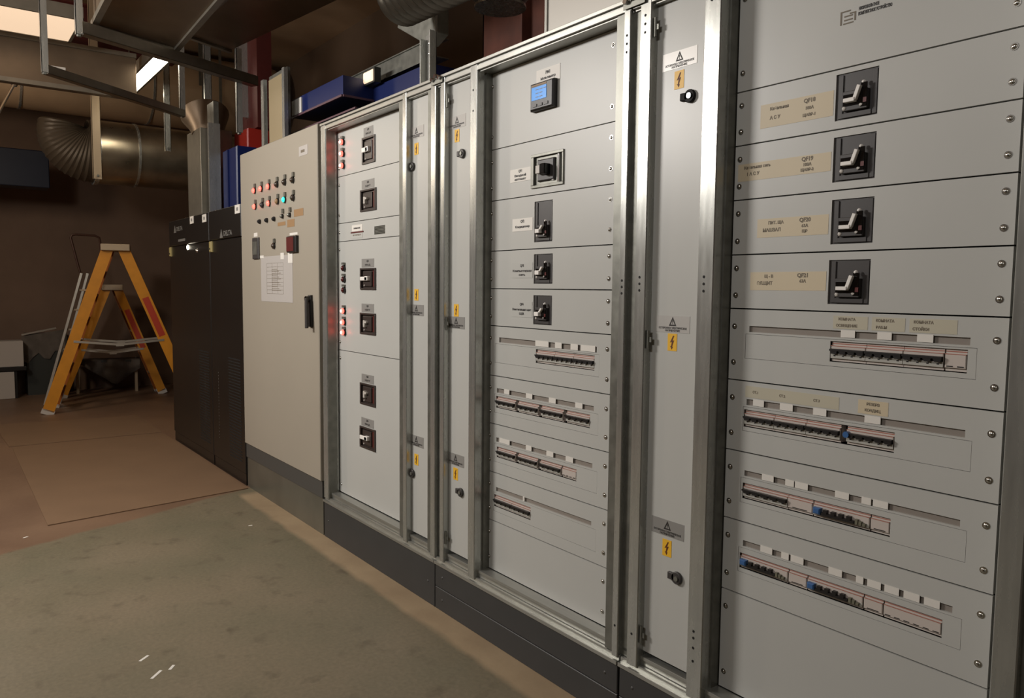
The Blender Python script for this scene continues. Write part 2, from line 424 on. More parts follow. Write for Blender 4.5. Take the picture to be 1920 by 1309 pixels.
def frame(cab, x0, x1, posts, recess, plinths=1):
    """posts: (xa, xb) faces standing proud; recess: (xa, xb) set-back webs"""
    for xa, xb in posts:
        mb = MB().cbox(xa, xb, FY, 0.068, ZB + 0.01, ZT - 0.012, 0.0025)
        obj('post', mb, 'galv', cab, (xa, 0, ZB))
    for xa, xb, yy in recess:
        obj('post_web', MB().box(xa, xb, yy, yy + 0.05, ZB + 0.02, ZT - 0.035), 'galvd', cab, (xa, yy, ZB))
    # top rail: outer lip, groove, lower strip, soffit
    obj('top_rail', MB().box(x0, x1, -0.004, 0.03, ZT - 0.012, ZT).box(x0, x1, 0.006, 0.09, ZT - 0.02, ZT - 0.012)
        .box(x0, x1, 0.001, 0.016, ZT - 0.036, ZT - 0.018).box(x0, x1, 0.012, 0.12, ZT - 0.042, ZT - 0.034), 'galvh', cab, (x0, 0, ZT), bevel=0.0012)
    obj('bottom_rail', MB().box(x0, x1, -0.006, 0.03, 0.203, 0.216).box(x0, x1, 0.008, 0.02, 0.214, 0.232)
        .box(x0, x1, 0.022, 0.10, 0.214, 0.252).box(x0, x1, 0.018, 0.069, 0.250, 0.262), 'galvh', cab, (x0, 0, 0.2), bevel=0.0012)
    g = 0.0015
    zs = [0.0, 0.203] if plinths == 1 else [0.0, 0.101, 0.203]
    for a, b in zip(zs, zs[1:]):
        p = obj('plinth_panel', MB().cbox(x0 + g, x1 - g, 0.002, 0.55, a + (g if a else 0), b - g, 0.002), 'plinth', cab, (x0, 0, a))
        for xx in (x0 + 0.06, x1 - 0.06):
            obj('plinth_screw', MB().dome((xx, 0.002, (a + b) / 2), 0.006, 0.003, 8, 2), 'band', p, (xx, 0, a))
    obj('interior_backing', MB().box(x0 + 0.004, x1 - 0.004, 0.10, 0.12, ZB + 0.02, ZT - 0.03), 'gap', cab, (x0, 0.1, ZB))
    obj('side_panel', MB().box(x0, x0 + 0.003, 0.09, 0.6, ZB, ZT - 0.01), 'door', cab, (x0, 0.1, ZB))
    obj('side_panel', MB().box(x1 - 0.003, x1, 0.09, 0.6, ZB, ZT - 0.01), 'door', cab, (x1, 0.1, ZB))
    obj('roof_panel', MB().box(x0 + 0.003, x1 - 0.003, 0.09, 0.6, ZT - 0.012, ZT - 0.002), 'door', cab, (x0, 0.1, ZT))

def post_holes(cab, pts, y=-0.0006):
    mb = MB()
    for x, z in pts:
        t = MB().tube([(x, y, z), (x, y + 0.002, z)], 0.0042, 8); mb.add(t.v, t.f)
    obj('bolt_holes', mb, 'gap', cab)['kind'] = 'stuff'

def label(parent, x0, x1, z0, z1, m='paper', y=PY, name='label_plate', lines=(), ink='ink', t=0.0012):
    l = obj(name, MB().box(x0, x1, y - t, y + 0.0005, z0, z1), m, parent, ((x0 + x1) / 2, y, (z0 + z1) / 2))
    for s, u, v, sz, wd in lines:
        text(s, sz * 1.1, x0 + (x1 - x0) * u, z0 + (z1 - z0) * v, y - t, ink, l, wd, bold=0.045)
    return l

def toggle_breaker(cab, x0, x1, z0, z1, ball=True, body='char', tall=False):
    """moulded case breaker: dark escutcheon, stepped nose, light lever running up to a knob"""
    wd, h = x1 - x0, z1 - z0; X = lambda u: x0 + wd * u; Z = lambda v: z1 - h * v
    org = ((x0 + x1) / 2, PY, (z0 + z1) / 2)
    zz = 0.30 if tall else 0.0
    b = obj('circuit_breaker', MB().box(x0, x1, PY + 0.004, PY + 0.03, z0, z1)
            .box(X(0.06), X(0.17), PY + 0.001, PY + 0.006, z0 + h * 0.03, z1 - h * 0.03).box(X(0.86), X(0.97), PY + 0.001, PY + 0.006, z0 + h * 0.03, z1 - h * 0.03)
            .box(X(0.17), X(0.86), PY - 0.001, PY + 0.008, Z(0.97), Z(0.86)), body, cab, org, bevel=0.001)
    s = 0.7 if tall else 1.0
    V = lambda v: Z(1 - (1 - v) * s) if tall else Z(v)
    dy = -0.012
    obj('breaker_nose', MB().box(X(0.22), X(0.80), PY - 0.010, PY + 0.005, V(0.84), V(0.42)), body, b, org, bevel=0.0015)
    obj('lever_well', MB().box(X(0.25), X(0.70), PY - 0.0125, PY - 0.009, V(0.74), V(0.50)).box(X(0.66), X(0.80), PY - 0.0118, PY - 0.009, V(0.80), V(0.30)), 'blackg', b, org)
    if not ball:
        lv = MB().box(X(0.34), X(0.56), PY - 0.027, PY - 0.010, V(0.70), V(0.56))
        lv.bar((X(0.52), PY - 0.018, V(0.60)), (X(0.66), PY - 0.018, V(0.44)), 0.008, 0.010, (0, 1, 0))
    else:
        lv = MB().box(X(0.32), X(0.58), PY - 0.026, PY - 0.010, V(0.685), V(0.60))
        lv.bar((X(0.56), PY - 0.018, V(0.645)), (X(0.665), PY - 0.018, V(0.36)), 0.009, 0.011, (0, 1, 0))
    obj('lever', lv, 'wht', b, org, bevel=0.0012, label='pale grey lever')
    obj('lever_knob', MB().dome((X(0.70), PY - 0.006, V(0.285)), 0.0052, 0.007, 10, 3), 'wht', b, org)
    for u, v in ((0.27, 0.78), (0.67, 0.75)):
        obj('fixing_screw', MB().dome((X(u), PY - 0.010, V(v)), 0.0055, 0.003, 8, 2), 'lgrey', b, org)
    obj('red_button', MB().box(X(0.72), X(0.80), PY - 0.0125, PY - 0.009, V(0.72), V(0.62)), 'redd', b, org)
    return b

def rotary_breaker(cab, x0, x1, z0, z1, on_left):
    """fused switch with a recessed window and a white handle"""
    wd, h = x1 - x0, z1 - z0; X = lambda u: x0 + wd * u; Z = lambda v: z1 - h * v
    org = ((x0 + x1) / 2, PY, (z0 + z1) / 2)
    mb = plate(x0, x1, z0, z1, PY - 0.006, 0.02, [(X(0.08), X(0.92), Z(0.92), Z(0.08))]); mb.box(X(0.08), X(0.92), PY + 0.006, PY + 0.02, Z(0.92), Z(0.08))
    b = obj('circuit_breaker', mb, 'charb', cab, org, bevel=0.001)
    obj('red_trim', MB().box(X(0.80), X(0.86), PY - 0.001, PY + 0.008, Z(0.86), Z(0.12)), 'redd', b, org)
    obj('inner_block', MB().box(X(0.16), X(0.72), PY - 0.002, PY + 0.008, Z(0.84), Z(0.16)), 'charb', b, org, bevel=0.002)
    if on_left:
        obj('handle', MB().box(X(0.14), X(0.60), PY - 0.018, PY - 0.008, Z(0.58), Z(0.40)).box(X(0.42), X(0.62), PY - 0.018, PY, Z(0.58), Z(0.38)), 'wht', b, org, bevel=0.003, label='white turned handle')
    else:
        obj('handle', MB().box(X(0.32), X(0.42), PY - 0.016, PY, Z(0.66), Z(0.34)).box(X(0.40), X(0.52), PY - 0.016, PY, Z(0.48), Z(0.38)), 'lgrey', b, org, bevel=0.002, label='pale small handle')
    obj('fixing_screw', MB().dome((X(0.25), PY - 0.002, Z(0.80)), 0.005, 0.003, 8, 2), 'lgrey', b, org)
    return b

def mini(cab, x0, x1, z0, z1, kind='k', n=4):
    """one DIN rail breaker, its nose and its toggles"""
    h = z1 - z0; Z = lambda v: z1 - h * v; g = 0.0006
    F = PY + 0.0005                      # nose face, flush with the panel
    org = ((x0 + x1) / 2, PY, (z0 + z1) / 2)
    mb = MB().box(x0 + g, x1 - g, PY + 0.006, PY + 0.04, z0, z1).cbox(x0 + g, x1 - g, F, PY + 0.008, Z(0.86), Z(0.20), 0.0015)
    b = obj('miniature_breaker', mb, 'mcb', cab, org)
    obj('orange_line', MB().box(x0 + g, x1 - g, F - 0.0006, F + 0.002, Z(0.235), Z(0.205)).box(x0 + g, x1 - g, PY + 0.0052, PY + 0.0062, Z(0.12), Z(0.08)), 'pink', b, org)['kind'] = 'stuff'
    if kind == 'blank':
        sl = MB()
        for k in range(n):
            p = (x1 - x0) / n
            sl.box(x0 + p * (k + 0.2), x0 + p * (k + 0.8), F - 0.0007, F + 0.001, Z(0.80), Z(0.755))
        obj('marking_slots', sl, 'gap', b, org)['kind'] = 'stuff'
        return b
    obj('lower_face', MB().box(x0 + g, x1 - g, F - 0.0006, F + 0.001, Z(0.855), Z(0.62)), 'mcbl', b, org)
    p = (x1 - x0) / n
    if kind == 'k':
        obj('toggle_slot', MB().box(x0 + p * 0.05, x1 - p * 0.05, F - 0.0006, F + 0.001, Z(0.60), Z(0.36)), 'gap', b, org)
        t = MB().box(x0 + p * 0.06, x1 - p * 0.06, F - 0.010, F, Z(0.47), Z(0.37))
        for k in range(n): t.prism([(x0 + p * (k + 0.30), Z(0.62)), (x0 + p * (k + 0.86), Z(0.62)), (x0 + p * (k + 0.94), Z(0.46)), (x0 + p * (k + 0.10), Z(0.46))], F - 0.009, F)
        obj('toggle', t, 'black', b, org, label='black linked toggles')
        d = MB()
        for k in range(n): d.box(x0 + p * (k + 0.38), x0 + p * (k + 0.60), F - 0.0012, F, Z(0.74), Z(0.68))
        obj('contact_windows', d, 'gap', b, org)['kind'] = 'stuff'
    else:
        q = (x1 - x0) / 6.6
        obj('toggle', MB().cbox(x0 + q * 0.25, x0 + q * 1.15, F - 0.013, F, Z(0.74), Z(0.34), 0.003), 'blue', b, org, label='blue toggle')
        t = MB()
        for k in range(4): t.box(x0 + q * (1.45 + k * 0.92), x0 + q * (1.90 + k * 0.92), F - 0.010, F, Z(0.62), Z(0.38))
        t.box(x0 + q * 1.2, x0 + q * 5.05, F - 0.009, F, Z(0.76), Z(0.60))
        obj('toggle', t, 'black', b, org, label='black linked toggles')
        t = MB()
        for k in range(3): t.box(x0 + q * (5.15 + k * 0.42), x0 + q * (5.45 + k * 0.42), F - 0.008, F, Z(0.76), Z(0.46 + 0.08 * k))
        obj('auxiliary_toggle', t, 'green', b, org)
    return b

def din_row(cab, x0, x1, ztop, zbot, slot, opening, ins, labels, devices, scr, tapes=()):
    """modular panel: label slot above a removable insert with a window for the breakers"""
    p = cover(cab, x0, x1, zbot, ztop, [slot, ins], scr)
    obj('label_holder', MB().box(slot[0] - 0.004, slot[1] + 0.004, PY + 0.006, PY + 0.011, slot[2] - 0.003, slot[3] + 0.003), 'slot', p)
    g = 0.0009
    obj('insert_plate', plate(ins[0] + g, ins[1] - g, ins[2] + g, ins[3] - g, PY + 0.0005, 0.003, [opening]), 'panel', p)
    for a, b in labels:
        label(p, a, b, slot[2] + 0.001, slot[3] + 0.002, 'paper', name='strip_label')
    for a, b, c, d, m, lines in tapes: label(p, a, b, c, d, m, name='tape_label', lines=lines, ink='inkf', t=0.0006)
    for d in devices: mini(cab, d[0], d[1], opening[2] + 0.002, opening[3] - 0.001, *d[2:])
    return p

SWG = 'galvanised switchboard cabinets in the row'
# ---- cabinet A: farthest of the open framed ones
A = thing('switchboard_cabinet', 'farthest galvanised-framed switchboard cabinet, red lamps down its left edge, beside the tall control cabinet', 'cabinet', (-3.52, 0.3, 0), SWG)
frame(A, -4.105, -2.888, [(-4.10, -4.042), (-3.177, -3.143), (-2.926, -2.888)], [(-4.042, -4.036, 0.004), (-3.226, -3.177, 0.010), (-2.966, -2.926, 0.010)], 1)
AX0, AX1 = -4.036, -3.225
ar = [2.266, 2.02, 1.767, 1.668, 1.07, 0.265]
brA = [(-3.728, -3.583, 2.050, 2.186, True), (-3.752, -3.572, 1.810, 1.922, False), (-3.758, -3.580, 1.407, 1.519, True), (-3.762, -3.583, 1.174, 1.286, False), (-3.766, -3.588, 0.801, 0.915, False), (-3.772, -3.590, 0.568, 0.682, True)]
vent = (-3.599, -3.482, 1.686, 1.728)
for i, (a, b) in enumerate(zip(ar, ar[1:])):
    hs = [(q[0] + 0.004, q[1] - 0.004, q[2] + 0.004, q[3] - 0.004) for q in brA if b < q[2] < a]
    if i == 2: hs = [vent]
    n = max(2, int((a - b) / 0.15))
    zs = [a - 0.045, b + 0.045] if i != 2 else [(a + b) / 2]
    pA = cover(A, AX0, AX1 + 0.03, b, a, hs, [(AX0 + 0.018, z) for z in zs])
    if i == 2:
        mb = MB()
        for k in range(6): mb.box(vent[0], vent[1], PY + 0.003, PY + 0.010, vent[2] + 0.007 * k, vent[2] + 0.007 * k + 0.004)
        mb.box(vent[0], vent[1], PY + 0.011, PY + 0.013, vent[2], vent[3])
        obj('vent_grille', mb, 'galvd', pA, bevel=0)
        l = label(pA, -3.86, -3.735, 1.715, 1.748, 'paper', lines=(('ВНИМАНИЕ', 0.5, 0.45, 0.01, 0.08),))
        obj('red_stripe', MB().box(-3.872, -3.722, PY - 0.002, PY, 1.706, 1.713), 'redd', pA)
        label(pA, -3.862, -3.735, 1.678, 1.705, 'panel', lines=(('НЕ ОТКРЫВАТЬ', 0.5, 0.6, 0.008, 0.10),), ink='inkf')
for k, (a, b, c, d, on) in enumerate(brA):
    rotary_breaker(A, a, b, c, d, on)
    nm = ('QF1', 'QS2', 'QF3', 'QS4', 'QS5', 'QF6')[k]
    label(A, a + 0.014, b - 0.024, d + 0.004, d + 0.048, 'glabel', lines=((nm, 0.5, 0.72, 0.012, None), ('ВВОД' if on else 'ЩИТ', 0.5, 0.28, 0.010, 0.06)))
for k, z in enumerate((2.198, 2.136, 2.073, 1.522, 1.461, 1.403, 1.289, 1.227, 1.171)):
    x = -3.957; on = k < 3 or k > 5
    l = obj('indicator_lamp', MB().tube([(x, PY, z), (x, PY - 0.012, z)], 0.0165, 16), 'black', A, (x, PY, z), label=None if on else 'unlit indicator lamp')
    if on:
        obj('lens', MB().dome((x, PY - 0.010, z), 0.0145, 0.016, 14, 4), 'ledr', l, (x, PY, z), label='red lit lens')
        obj('lens_core', MB().dome((x, PY - 0.020, z), 0.0095, 0.0085, 12, 3), 'ledc', l, (x, PY, z))
    else: obj('lens', MB().dome((x, PY - 0.010, z), 0.0135, 0.012, 14, 4), 'ledoff', l, (x, PY, z), label='dark red lens')
    obj('lamp_tag', MB().box(x - 0.012, x + 0.012, PY - 0.014, PY - 0.001, z + 0.019, z + 0.031), 'galvd', l, (x, PY, z))
dA = side_door(A, -3.186, -2.995, [('s', 2.116), ('b', 2.043), ('l', 1.968), ('b', 1.388), ('g', 1.318), ('g', 0.712), ('b', 0.625), ('l', 0.555)], -3.132, -3.100)

# ---- cabinet B: middle one
B = thing('switchboard_cabinet', 'middle galvanised-framed switchboard cabinet with a blue-screened power meter near its top', 'cabinet', (-2.3, 0.3, 0), SWG)
frame(B, -2.885, -1.738, [(-2.846, -2.815), (-2.622, -2.575), (-1.768, -1.740)], [(-2.886, -2.846, 0.018), (-1.806, -1.768, 0.008), (-1.741, -1.735, 0.018), (-2.575, -2.566, 0.040)], 2)
post_holes(B, [(-1.754, z) for z in (2.20, 2.175, 2.15, 1.45, 1.43, 1.41, 0.33)] + [(-2.60, z) for z in (2.2, 2.12)])
BX0, BX1 = -2.583, -1.80
br = [2.266, 1.97, 1.769, 1.57, 1.42, 1.271, 1.069, 0.872, 0.672, 0.470, 0.263]
def scr_rows(a, b, xl, xr):
    dz = 0.0375 if a - b < 0.16 else 0.05
    return [(x, z) for x in (xl, xr) for z in (a - dz, b + dz)]
BS = (-2.566, -1.886)
qB = dict(Q1=(-2.306, -2.125, 1.795, 1.914), Q2=(-2.290, -2.184, 1.594, 1.744), Q3=(-2.290, -2.180, 1.440, 1.550), Q4=(-2.290, -2.181, 1.288, 1.397))
for i, q in enumerate(qB.values()):
    pB = cover(B, BX0, BX1, br[i + 2], br[i + 1], [q], scr_rows(br[i + 1], br[i + 2], *BS))
pB = cover(B, BX0, BX1, br[1], br[0], [], scr_rows(br[0], br[1], *BS))
label(pB, -2.287, -2.152, 2.164, 2.218, 'paper', lines=(('PM1', 0.5, 0.70, 0.014, None), ('Мультиметр', 0.5, 0.36, 0.011, 0.085)))
# power meter standing proud of the panel
mt = obj('power_meter', MB().cbox(-2.300, -2.166, PY - 0.022, PY, 2.070, 2.168, 0.006), 'black', B, (-2.23, PY, 2.12))
obj('screen', MB().box(-2.286, -2.202, PY - 0.0235, PY - 0.0215, 2.106, 2.152), 'lcd', mt, label='lit blue screen')
mbt = MB()
for k in range(3):
    for j in range(2 + (k == 0)): mbt.box(-2.262 + j * 0.022, -2.246 + j * 0.022, PY - 0.0242, PY - 0.0234, 2.140 - k * 0.013, 2.1435 - k * 0.013)
obj('screen_digits', mbt, 'lcdt', mt)['kind'] = 'stuff'
obj('brand_strip', MB().box(-2.286, -2.202, PY - 0.0232, PY - 0.0215, 2.156, 2.161), 'brn', mt)
obj('meter_buttons', MB().box(-2.280, -2.256, PY - 0.0245, PY - 0.0215, 2.082, 2.092).box(-2.248, -2.224, PY - 0.0245, PY - 0.0215, 2.082, 2.092).box(-2.216, -2.192, PY - 0.0245, PY - 0.0215, 2.082, 2.092), 'char', mt)
# main breaker behind a steel bezel
x0, x1, z0, z1 = qB['Q1']; o_ = ((x0 + x1) / 2, PY, (z0 + z1) / 2)
mq = obj('main_breaker', plate(x0 - 0.002, x1 + 0.002, z0 - 0.002, z1 + 0.002, PY - 0.006, 0.02, [(x0 + 0.014, x1 - 0.004, z0 + 0.008, z1 - 0.008)]), 'galvd', B, o_, bevel=0.001)
obj('glossy_face', MB().box(x0 + 0.014, x1 - 0.004, PY + 0.004, PY + 0.02, z0 + 0.008, z1 - 0.008), 'galvd', mq, o_)
obj('face_block', MB().cbox(x0 + 0.035, x1 - 0.05, PY - 0.006, PY + 0.006, z0 + 0.02, z1 - 0.02, 0.004), 'char', mq, o_)
obj('lever', MB().box(x0 + 0.050, x0 + 0.082, PY - 0.026, PY - 0.004, z0 + 0.045, z0 + 0.075), 'lgrey', mq, o_, bevel=0.002)
obj('lever_grip', MB().box(x0 + 0.082, x0 + 0.112, PY - 0.034, PY - 0.004, z0 + 0.040, z0 + 0.078), 'blackg', mq, o_, bevel=0.003, label='black grip')
obj('trip_button', MB().cbox(x0 + 0.115, x0 + 0.128, PY - 0.003, PY + 0.006, z0 + 0.018, z0 + 0.032, 0.002), 'wht', mq, o_)
obj('clear_post', MB().box(x1 - 0.032, x1 - 0.022, PY - 0.004, PY + 0.006, z0 + 0.010, z1 - 0.010), 'chrome', mq, o_)
label(B, -2.443, -2.314, 1.828, 1.877, 'paper', lines=(('QF1', 0.5, 0.80, 0.012, None), ('Вводной', 0.5, 0.46, 0.010, 0.072), ('автомат', 0.5, 0.18, 0.010, 0.072)))
toggle_breaker(B, *qB['Q2'], ball=False, tall=True)
toggle_breaker(B, *qB['Q3'], ball=False); toggle_breaker(B, *qB['Q4'], ball=False)
label(B, -2.425, -2.299, 1.640, 1.688, 'paper', lines=(('QF2', 0.5, 0.76, 0.012, None), ('Кондиционер', 0.5, 0.34, 0.010, 0.09)))
label(B, -2.426, -2.296, 1.462, 1.520, 'panel', lines=(('QF3', 0.5, 0.80, 0.012, None), ('Компьютерная', 0.5, 0.46, 0.010, 0.118), ('сеть', 0.5, 0.20, 0.010, 0.04)))
label(B, -2.426, -2.296, 1.312, 1.372, 'panel', lines=(('QF4', 0.5, 0.82, 0.012, None), ('Вентиляция щит', 0.5, 0.48, 0.010, 0.118), ('ЩВ', 0.5, 0.22, 0.010, 0.03)))
def even(x0, x1, n, kind='k', m=4, gap=0.0):
    w_ = (x1 - x0 - gap * (n - 1)) / n
    return [(x0 + i * (w_ + gap), x0 + i * (w_ + gap) + w_, kind, m) for i in range(n)]
rowsB = [((-2.508, -1.938, 1.206, 1.226), (-2.272, -1.949, 1.143, 1.195), [(-2.274, -2.196), (-2.159, -2.122), (-2.073, -2.034), (-2.02, -1.945)], even(-2.270, -1.951, 3)),
         ((-2.521, -1.948, 1.002, 1.020), (-2.526, -1.966, 0.940, 0.988), [(-2.47, -2.435), (-2.328, -2.289), (-2.19, -2.151), (-2.043, -2.005)], even(-2.524, -1.968, 4, gap=0.018)),
         ((-2.522, -1.950, 0.801, 0.819), (-2.518, -2.032, 0.738, 0.782), [(-2.50, -2.43), (-2.325, -2.29), (-2.20, -2.16), (-2.09, -2.05)], even(-2.516, -2.118, 3, gap=0.016) + [(-2.112, -2.034, 'blank', 4)]),
         ((-2.521, -1.950, 0.597, 0.614), (-2.534, -2.293, 0.532, 0.582), [(-2.34, -2.33)], even(-2.532, -2.295, 2))]
for i, (sl, op, lb, dv) in enumerate(rowsB):
    a, b = br[5 + i], br[6 + i]
    din_row(B, BX0, BX1, a, b, sl, op, (-2.537, -1.925, op[2] - 0.020, sl[2] - 0.006), lb, dv, scr_rows(a, b, *BS))
cover(B, BX0, BX1, br[10], br[9], [], scr_rows(br[9], br[10], *BS))
side_door(B, -2.855, -2.664, [('s', 2.107), ('b', 2.051), ('l', 1.972), ('b', 1.327), ('g', 1.275), ('g', 0.687), ('b', 0.625), ('l', 0.555)], -2.718, -2.763, -2.812)

# ---- cabinet C: nearest one
Cc = thing('switchboard_cabinet', 'nearest galvanised-framed switchboard cabinet with four large black breakers beside cream tape labels', 'cabinet', (-1.1, 0.3, 0), SWG)
frame(Cc, -1.732, -0.560, [(-1.699, -1.654), (-1.454, -1.398), (-0.648, -0.600)], [(-1.735, -1.699, 0.018), (-1.398, -1.392, 0.038), (-0.600, -0.565, 0.02)], 2)
post_holes(Cc, [(-1.678, z) for z in (2.24, 2.215, 2.19, 1.46, 1.44, 1.42, 0.33)] + [(-1.43, z) for z in (2.24, 2.215, 1.46, 1.44, 1.42, 0.43, 0.41, 0.38, 0.34)])
CX0, CX1 = -1.389, -0.678
crow = [2.266, 1.968, 1.822, 1.673, 1.522, 1.372, 1.171, 0.970, 0.771, 0.560, 0.263]
CS = (-1.373, -0.699)
pC = cover(Cc, CX0, CX1, crow[1], crow[0], [], scr_rows(crow[0], crow[1], *CS))
# printed emblem: rounded mark and two lines of small words
ex, ez = -1.070, 2.088
em = MB()
for (a, b, c, d) in [(-0.020, -0.016, -0.016, 0.016), (-0.016, 0.006, 0.013, 0.016), (0.016, 0.020, -0.012, 0.006), (-0.012, 0.014, -0.016, -0.013), (-0.010, 0.012, -0.008, -0.005), (-0.010, 0.012, 0.001, 0.004), (0.004, 0.020, 0.006, 0.009)]:
    em.box(ex + a, ex + b, PY - 0.0008, PY, ez + c, ez + d)
obj('printed_emblem', em, 'inkf', pC)
text('НИЗКОВОЛЬТНОЕ', 0.010, ex + 0.052, ez + 0.012, PY - 0.0003, 'ink', pC, 0.050, bold=0.04)
text('КОМПЛЕКТНОЕ УСТРОЙСТВО', 0.010, ex + 0.067, ez + 0.000, PY - 0.0003, 'ink', pC, 0.082, bold=0.04)
tp = [(-1.311, 1.858, 1.920, 'QF18', '100А', 'ЩАВР-1', 'Кабельная', 'А С У'), (-1.378, 1.723, 1.770, 'QF19', '100А', 'ЩАВР-2', 'Кабельная сеть', '1 А С У'), (-1.309, 1.566, 1.616, 'QF20', '63А', 'ЩР', 'ПИТ. ЩА', 'МАШЗАЛ'), (-1.326, 1.424, 1.473, 'QF21', '63А', '', 'Щ - В', 'ЭЛ.ЩИТ')]
bc = [(-1.094, -0.986, 1.843, 1.955), (-1.094, -0.985, 1.693, 1.803), (-1.092, -0.983, 1.540, 1.650), (-1.093, -0.985, 1.391, 1.501)]
for i in range(4):
    a, b = crow[1 + i], crow[2 + i]
    p = cover(Cc, CX0, CX1, b, a, [bc[i]], scr_rows(a, b, *CS))
    toggle_breaker(Cc, *bc[i])
    t = tp[i]
    xa = t[0]; x1_ = -1.099; L_ = x1_ - xa; h_ = t[2] - t[1]
    uu = ((-1.165) - xa) / L_
    label(p, xa, x1_, t[1], t[2], 'tape', name='tape_label', ink='inkf', t=0.0006,
          lines=[(t[3], uu, 0.80, 0.013, None), (t[4], uu, 0.50, 0.010, None)] + ([(t[5], uu, 0.22, 0.009, None)] if t[5] else []) + [(t[6], 0.06 + 0.045 / L_, 0.76, 0.010, None), (t[7], 0.05 + 0.035 / L_, 0.38, 0.011, None)])
rowsC = [((-1.324, -0.752, 1.308, 1.325), (-1.081, -0.756, 1.246, 1.298), [(-1.053, -1.016), (-0.960, -0.925), (-0.866, -0.830)],
          even(-1.079, -0.806, 3) + [(-0.804, -0.758, 'blank', 2)],
          [(-1.075, -0.985, 1.330, 1.362, 'tapeg', (('КОМНАТА', 0.4, 0.75, 0.008, None), ('ОСВЕЩЕНИЕ', 0.4, 0.25, 0.008, None))), (-0.975, -0.895, 1.330, 1.362, 'tapeg', (('КОМНАТА', 0.4, 0.75, 0.008, None), ('РАБ.М', 0.3, 0.25, 0.008, None))), (-0.885, -0.780, 1.330, 1.362, 'tapeg', (('КОМНАТА', 0.3, 0.75, 0.008, None), ('СТОЙКИ', 0.25, 0.25, 0.008, None)))]),
         ((-1.325, -0.752, 1.104, 1.121), (-1.333, -0.907, 1.042, 1.091), [(-1.303, -1.268), (-1.218, -1.179), (-1.120, -1.083), (-0.982, -0.942)],
          even(-1.331, -1.044, 3) + [(-1.028, -0.909, 'k', 5)],
          [(-1.33, -1.05, 1.126, 1.158, 'tapeg', (('СТ.1', 0.12, 0.5, 0.008, None), ('СТ.2', 0.42, 0.5, 0.008, None), ('СТ.3', 0.78, 0.5, 0.008, None))), (-1.000, -0.925, 1.126, 1.160, 'tape', (('РЕЗЕРВ', 0.5, 0.72, 0.008, None), ('КОНДИЦ.', 0.5, 0.28, 0.008, None)))]),
         ((-1.324, -0.752, 0.903, 0.919), (-1.329, -0.907, 0.838, 0.883), [(-1.266, -1.229), (-1.193, -1.167), (-1.164, -1.126), (-1.050, -1.013), (-0.980, -0.956), (-0.951, -0.914)],
          [(-1.327, -1.185, 'k', 5), (-1.185, -1.112, 'blank', 1), (-1.110, -0.958, 'b', 4), (-0.956, -0.909, 'blank', 1)], []),
         ((-1.321, -0.758, 0.702, 0.719), (-1.331, -0.778, 0.637, 0.681), [(-1.263, -1.225), (-1.197, -1.174), (-1.168, -1.130), (-1.059, -1.022), (-0.985, -0.966), (-0.956, -0.922), (-0.913, -0.878), (-0.867, -0.830), (-0.820, -0.785)],
          [(-1.329, -1.176, 'b', 4), (-1.174, -1.120, 'blank', 1), (-1.118, -0.966, 'b', 4), (-0.964, -0.916, 'blank', 1), (-0.914, -0.780, 'blank', 6)], [])]
for i, (sl, op, lb, dv, tpz) in enumerate(rowsC):
    a, b = crow[5 + i], crow[6 + i]
    p = din_row(Cc, CX0, CX1, a, b, sl, op, (-1.336, -0.737, op[2] - 0.012, sl[2] - 0.005), lb, dv, scr_rows(a, b, *CS), tpz)
cover(Cc, CX0, CX1, crow[10], crow[9], [], scr_rows(crow[9], crow[10], *CS))
obj('switch_shaft', MB().tube([(-1.023, PY, 1.069), (-1.023, PY - 0.012, 1.069)], 0.008, 10), 'blue', Cc)
side_door(Cc, -1.668, -1.474, [('w', 2.093), ('b', 2.034), ('L', 1.978), ('s', 1.320), ('b', 1.266), ('g', 0.697), ('b', 0.635), ('l', 0.556)], -1.520, -1.566, -1.648)

# ---- the next frame at the right edge of the picture
Dn = thing('switchboard_cabinet', 'dark galvanised frame of a further switchboard cabinet cut off by the right edge', 'cabinet', (-0.3, 0.3, 0), None)
frame(Dn, -0.556, 0.55, [(-0.550, -0.500), (0.50, 0.545)], [], 2)
obj('cable_compartment_door', MB().cbox(-0.49, 0.49, DY, DY + 0.02, 0.275, 2.268, 0.002), 'plinth', Dn)

# ------------------------------------------------------------------ tall control cabinet
K = thing('control_cabinet', 'tall plain grey control cabinet with red and green indicator lamps and a taped paper sheet', 'cabinet', (-4.78, 0.3, 0))
KX0, KX1 = -5.455, -4.118
obj('body', MB().box(KX0, KX1, 0.012, 0.6, 0.215, 2.318), 'ctrl', K, bevel=0.002)
dk = obj('door', MB().cbox(KX0 + 0.002, KX1 - 0.003, -0.012, 0.010, 0.315, 2.315, 0.004), 'ctrl', K, (-4.78, 0, 1.3))
obj('plinth_band', MB().box(KX0, KX1, -0.002, 0.02, 0.215, 0.312), 'band', K)
obj('plinth', MB().box(KX0 + 0.002, KX1 - 0.002, 0.004, 0.55, 0.0, 0.215), 'plinthl', K)
DYK = -0.012
def klamp(x, z, lensm, r=0.020, tag_=True):
    l = obj('indicator_lamp', MB().tube([(x, DYK, z), (x, DYK - 0.010, z)], r, 14), 'black', dk, (x, DYK, z))
    obj('lens', MB().dome((x, DYK - 0.008, z), r * 0.86, 0.014, 12, 3), lensm, l, (x, DYK, z))
    if tag_: obj('lamp_tag', MB().box(x - 0.002, x + 0.022, DYK - 0.010, DYK - 0.001, z + 0.018, z + 0.044), 'galvd', l, (x, DYK, z))
for x, m_ in zip((-5.154, -5.023, -4.884, -4.741, -4.611, -4.479), ('ledr', 'ledr', 'ledr', 'lamboff', 'lamboff', 'lamboff')): klamp(x, 2.045, m_)
